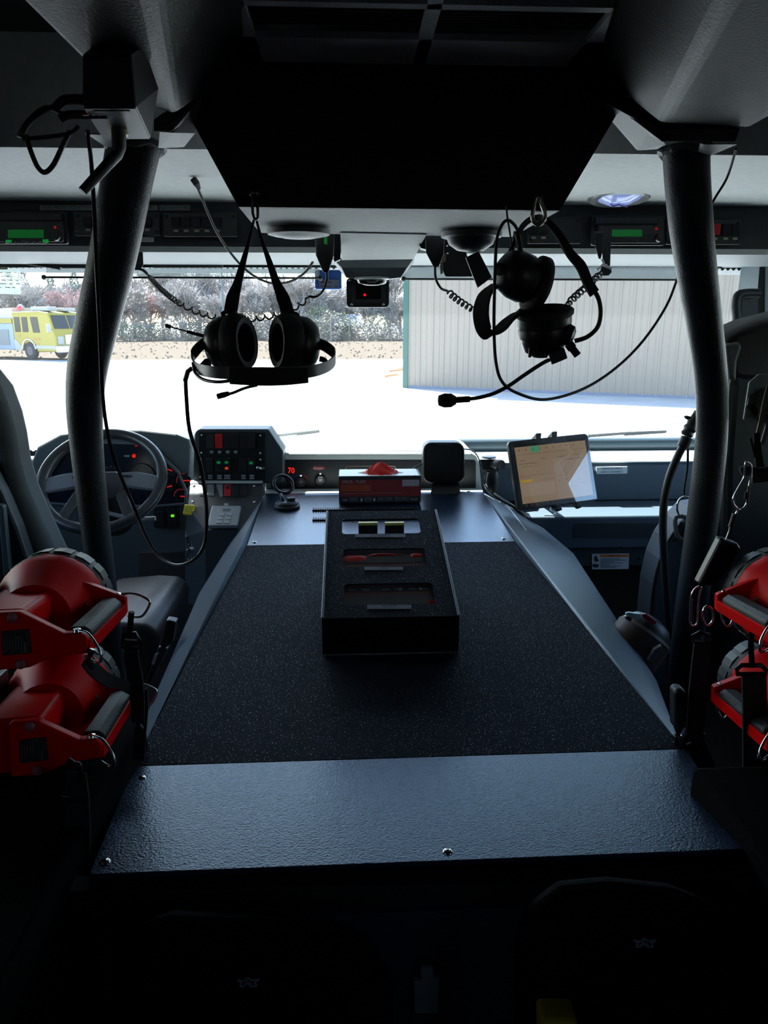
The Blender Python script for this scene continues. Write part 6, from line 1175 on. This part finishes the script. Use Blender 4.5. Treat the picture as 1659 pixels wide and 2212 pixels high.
# ---- yellow fire engine
E0 = GZ(67, 777); ang = math.radians(-33)
fe = thing('fire_engine', 'yellow fire engine parked far across the pavement', 'fire engine', E0)
ex = V((math.cos(ang), math.sin(ang), 0)); ey = V((-math.sin(ang), math.cos(ang), 0))    # ex: forward of the truck, ey: away from us
K = lambda x, y, z: E0+ex*x+ey*y+ZA*z
YL = mat('engine_yellow', (.24, .19, .008), .35); WHE = mat('engine_white', (.25, .26, .27), .4); TY = mat('tyre_dark', (.005, .007, .014), .8); GLS = mat('engine_glass', (.01, .018, .025), .12, spec=.3); SILV = mat('engine_silver', (.6, .62, .65), .25, .8)
def kp(poly, y, t, nm, m, par=fe, **k): return obj(nm, MB().prism([K(x, y, z) for x, z in poly], ey*t), m, par, **k)
kp([(-1.5, .62), (-1.5, 3.02), (1.35, 3.05), (2.25, 2.95), (2.6, 2.0), (2.75, 1.5), (2.75, .55), (.8, .5), (.65, .95), (0, 1.12), (-.65, .95), (-.8, .55)], 0, 2.45, 'cab', YL, bevel=.08, seg=3)
for x0, x1, z0, z1, s_ in ((-1.28, -.68, 1.75, 2.70, 0), (-.48, .12, 1.75, 2.70, 0), (.42, 1.18, 1.72, 2.70, .12)): kp([(x0+s_*1.4, z0), (x1+s_, z0), (x1, z1), (x0, z1)], -.02, .05, 'side_window', GLS, bevel=.02)
f4 = lambda nm, y0, y1, z0, z1, m, d=.02: obj(nm, MB().hull([K(2.62-(z-2.0)*.38+(d if q else -.02) if z > 1.95 else 2.75+(d if q else -.02), y, z) for y in (y0, y1) for z in (z0, z1) for q in (0, 1)]), m, fe)
f4('windscreen', .12, 1.18, 1.97, 2.80, GLS); f4('windscreen', 1.28, 2.34, 1.97, 2.80, GLS)
f4('grille_panel', .7, 1.75, 1.0, 1.6, SILV, .05); f4('headlight', .15, .55, 1.0, 1.5, WHE, .06); f4('headlight', 1.9, 2.3, 1.0, 1.5, WHE, .06)
obj('bumper', MB().prism([K(2.7, -.02, .5), K(3.15, .1, .5), K(3.15, 2.35, .5), K(2.7, 2.47, .5)], (0, 0, .42)), SILV, fe, bevel=.05)
kp([(-1.5, .62), (-1.5, 1.25), (-1.35, 1.30), (-.75, .78), (-.62, .98), (-.8, .55)], -.015, .02, 'white_stripe', WHE); kp([(.75, .72), (.72, .92), (2.72, .92), (2.72, .72)], -.015, .02, 'white_stripe', WHE)
for x, y in ((0, .15), (0, 2.3), (-4.3, .15)):
    wh = obj('wheel', MB().lathe([(.30, -.15), (.52, -.15), (.56, -.10), (.56, .10), (.52, .15), (.3, .15)], K(x, y, .56), ey, 26), TY, fe, smooth=40)
    obj('rim', MB().lathe([(.30, -.16), (.26, -.10), (.10, -.14), (1e-5, -.16)], K(x, y, .56), ey, 18), mat('rim_blue_grey', (.015, .022, .05), .4), wh, smooth=40)
obj('wheel_arch', MB().tube([K(.72*math.cos(a), -.02, .56+.72*math.sin(a)) for a in [math.radians(10+16*i) for i in range(11)]], .06, 6), SILV, fe)
kp([(-6.5, .6), (-6.5, 2.3), (-1.6, 2.3), (-1.6, .6)], .05, 2.35, 'pump_body', mat('pump_blue_grey', (.18, .24, .34), .5), bevel=.04); kp([(-6.5, 2.3), (-6.5, 2.6), (-1.6, 2.6), (-1.6, 2.3)], .02, 2.4, 'body_rail', YL); kp([(-6, .9), (-6, 1.9), (-2.1, 1.9), (-2.1, .9)], .02, .05, 'pump_panel', mat('pump_panel', (.10, .12, .15), .4))
kp([(-6.5, 2.6), (-6.5, 3.0), (-1.7, 3.3), (-1.7, 2.6)], .2, 2.0, 'hose_bed', mat('hose_bed_pale', (.42, .40, .38), .8))
obj('light_bar', MB().prism([K(.3, .2, 3.06), K(2.0, .2, 3.06), K(2.0, .9, 3.06), K(.3, .9, 3.06)], (0, 0, .26)), WHE, fe, bevel=.05); obj('light_bar', MB().prism([K(1.2, 1.3, 3.06), K(2.1, 1.3, 3.06), K(2.1, 2.2, 3.06), K(1.2, 2.2, 3.06)], (0, 0, .20)), WHE, fe, bevel=.05)
obj('beacon', MB().lathe([(.16, 0), (.18, .1), (.1, .26), (1e-5, .3)], K(-1.3, .5, 3.15), ZA, 12), mat('beacon_red', (.6, .08, .1), .3), fe, smooth=60); obj('beacon', MB().lathe([(.2, 0), (.22, .12), (.1, .3), (1e-5, .32)], K(-.2, .9, 3.05), ZA, 12), WHE, fe, smooth=60); obj('beacon', MB().lathe([(.2, 0), (.22, .12), (.1, .3), (1e-5, .32)], K(-1.75, .9, 3.2), ZA, 12), WHE, fe, smooth=60)
obj('mirror', MB().prism([K(2.75, -.28, 1.75), K(2.85, -.28, 1.75), K(2.85, -.28, 2.25), K(2.75, -.28, 2.25)], ey*-.3), WHE, fe, bevel=.04); obj('mirror_arm', MB().tube([K(2.5, 0, 1.9), K(2.8, -.3, 1.95)], .03, 6), SILV, fe)
b = MB(); 
for x0, x1, z in ((-1.05, -.75, 1.55), (-1.0, -.8, 1.42), (-.35, 0, 1.35), (-.35, 0, 1.12), (.55, 1.15, 1.32), (.5, 1.25, 1.25), (.65, 1.1, .98)): b.prism([K(x0, -.012, z), K(x1, -.012, z), K(x1, -.012, z+.07), K(x0, -.012, z+.07)], ey*.01)
obj('door_lettering', b, mat('letter_brown', (.30, .14, .03), .5), fe)
# ---- pole, house, hedges and bare trees
def tree_mb(seed, h, spread, lev=5, rmin=.022):
    r = random.Random(seed); tr = MB(); tw = MB()
    def seg(mb, a, b, r0, r1, n): mb.tube([a, b], [r0, r1], n)
    def grow(p, d, L, rad, l):
        q = p+d*L; seg(tr if l < 2 else tw, p, q, rad, max(rmin, rad*.7), 5 if l < 2 else 3)
        if l >= lev: return
        k = r.choice((3, 3, 4)) if l > 0 else 5
        for i in range(k):
            a = r.uniform(0, 6.28); t = r.uniform(.25, .75)*spread; o = d.orthogonal().normalized(); o2 = d.cross(o)
            nd = (d*math.cos(t)+(o*math.cos(a)+o2*math.sin(a))*math.sin(t)+ZA*.12).normalized()
            grow(p+d*L*r.uniform(.35, 1.0), nd, L*r.uniform(.68, .9), max(rmin, rad*.6), l+1)
    grow(V((0, 0, -.1)), ZA.copy(), h*.22, h*.018, 0)
    return tr, tw
BARK = mat('bark_grey', (.30, .275, .26), .9); TWIG = mat('twig_brown', (.34, .31, .295), .9); TWR = mat('twig_red', (.40, .29, .28), .9)
protos = []
for i in range(5):
    tr, tw = tree_mb(20+i, 11+i*.8, 1.0, 6, .045)
    protos.append((tr, tw))
spots = [(40, 96, 0), (95, 104, 1), (150, 100, 2), (215, 108, 3), (262, 99, 0), (318, 104, 1), (352, 112, 4), (392, 101, 2), (432, 106, 3), (468, 99, 0), (520, 110, 2), (556, 102, 1), (600, 106, 3), (640, 100, 4), (676, 108, 0), (716, 103, 1), (758, 109, 2), (800, 101, 3), (842, 107, 4), (866, 100, 0), (5, 106, 3), (-40, 100, 1), (290, 118, 2), (500, 119, 4), (735, 119, 3), (180, 118, 1), (410, 120, 0), (620, 118, 1)]
made = {}
places = ['behind the fire engine', 'beyond the bent pillar', 'beyond the driver-side headset', 'between the headset and the cowl display', 'beside the beige building']
for i, (x, Y, k) in enumerate(spots):
    g = OY(x, 700, Y); base = V((g.x, g.y, -.1)); tint = TWR if i in (2, 3, 5) else TWIG
    t = thing('bare_tree', 'leafless grey-brown tree in the row beyond the field', 'tree', base, 'bare trees beyond the field'); t.rotation_euler = (0, 0, rnd.uniform(0, 6.28)); s_ = rnd.uniform(.85, 1.15); t.scale = (s_, s_, s_*rnd.uniform(.9, 1.05))
    key = (k, tint.name)
    if key not in made:
        tr, tw = protos[k]; A = MB(); A.v, A.f = [p+base for p in tr.v], tr.f; B = MB(); B.v, B.f = [p+base for p in tw.v], tw.f
        a = obj('trunk', A, BARK, t); b = obj('branches', B, tint, t); made[key] = (a, b)
    else:
        for s in made[key]: c = s.copy(); C.objects.link(c); c.parent = t
def shrub(name, label, cat_, x, Y, w_, h, m, seed, group=None, n=420, taper=0.):
    r = random.Random(seed); g = OY(x, 700, Y); c = V((g.x, g.y, 0)); t = thing(name, label, cat_, c, group); b = MB()
    for i in range(n):
        z = r.random(); rad = w_/2*math.sqrt(max(.05, (1-z) if taper else 1-(2*z-1)**2*.75)); a = r.uniform(0, 6.28); q = r.uniform(.5, 1)
        p = c+V((math.cos(a)*rad*q, math.sin(a)*rad*q, .05+z*h)); s = r.uniform(.10, .26); d1 = V((r.uniform(-1, 1), r.uniform(-1, 1), r.uniform(-1, 1))).normalized(); d2 = d1.orthogonal().normalized()
        b.add([p-d1*s, p+d2*s*.5, p+d1*s, p-d2*s*.5], [(0, 1, 2, 3)])
    o = obj('foliage', b, m, t); o['kind'] = 'stuff'
    obj('stem', MB().tube([c+V((0, 0, -.05)), c+V((0, 0, h*.8))], [w_*.05, .02], 6), BARK, t)
HG = [mat('hedge_brown', (.20, .18, .16), .9), mat('hedge_olive', (.17, .175, .125), .9), mat('conifer_green', (.16, .19, .17), .9), mat('moss_green', (.17, .18, .10), .9)]
i = 0
for x in range(-30, 875, 34):
    shrub('bush', 'low brown bush in the hedge line beyond the field', 'bush', x+rnd.uniform(-8, 8), 93+rnd.uniform(0, 6), rnd.uniform(3.0, 4.4), rnd.uniform(1.6, 3.8), HG[(i*7) % 2], 50+i, 'bushes along the far field edge', 420); i += 1
for x, Y, h in ((30, 108, 9.0), (60, 112, 10), (120, 110, 8.5), (170, 113, 9.5), (15, 114, 8)):
    shrub('conifer', 'dim green conifer among bare trees behind the fire engine', 'tree', x, Y, 4.2, h, HG[2], 200+x, 'conifers behind the fire engine', 900, 1.)
for x, Y, h in ((690, 97, 4.2), (730, 99, 3.6)): shrub('shrub', 'yellow-olive tall shrub beyond the field, %s' % ('below the toll transponder' if x == 690 else 'below the small display'), 'shrub', x, Y, 4, h, HG[3], 300+x, None, 700)
pl_ = thing('light_pole', 'thin dark pole standing beyond the field', 'pole', OY(484, 700, 88)*1.0)
pb_ = OY(484, 700, 88); obj('shaft', MB().tube([V((pb_.x, pb_.y, -.1)), V((pb_.x, pb_.y, 9.5))], [.13, .09], 8), mat('pole_dark', (.12, .16, .18), .5), pl_); obj('arm', MB().tube([V((pb_.x, pb_.y, 9.4)), V((pb_.x+.9, pb_.y, 9.6))], .06, 6), mat('pole_dark', 0), pl_)
h0 = OY(705, 700, 101); hs_ = thing('far_house', 'low house with blue-grey roof glimpsed beyond the shrubs', 'house', V((h0.x, h0.y, 0)))
b = MB(); b.box((h0.x, h0.y, 1.0), (9, 5, 2.0)); obj('wall', b, mat('house_wall', (.1, .1, .11), .8), hs_); b = MB(); b.hull([V((h0.x+x, h0.y+y, z)) for x, y, z in ((-5, -3, 1.9), (5, -3, 1.9), (-5, 3, 1.9), (5, 3, 1.9), (-4.6, 0, 3.4), (4.6, 0, 3.4))]); obj('roof', b, mat('house_roof', (.13, .16, .21), .7), hs_)
h0 = OY(575, 700, 103); hs_ = thing('shed', 'small low shed with pale roof beyond the hedge, under the headset', 'shed', V((h0.x, h0.y, 0)))
b = MB(); b.box((h0.x, h0.y, .9), (5, 4, 1.8)); obj('wall', b, mat('shed_wall', (.22, .2, .19), .8), hs_); b = MB(); b.hull([V((h0.x+x, h0.y+y, z)) for x, y, z in ((-2.9, -2.4, 1.7), (2.9, -2.4, 1.7), (-2.9, 2.4, 1.7), (2.9, 2.4, 1.7), (-2.8, 0, 2.7), (2.8, 0, 2.7))]); obj('roof', b, mat('shed_roof', (.14, .13, .125), .7), hs_)
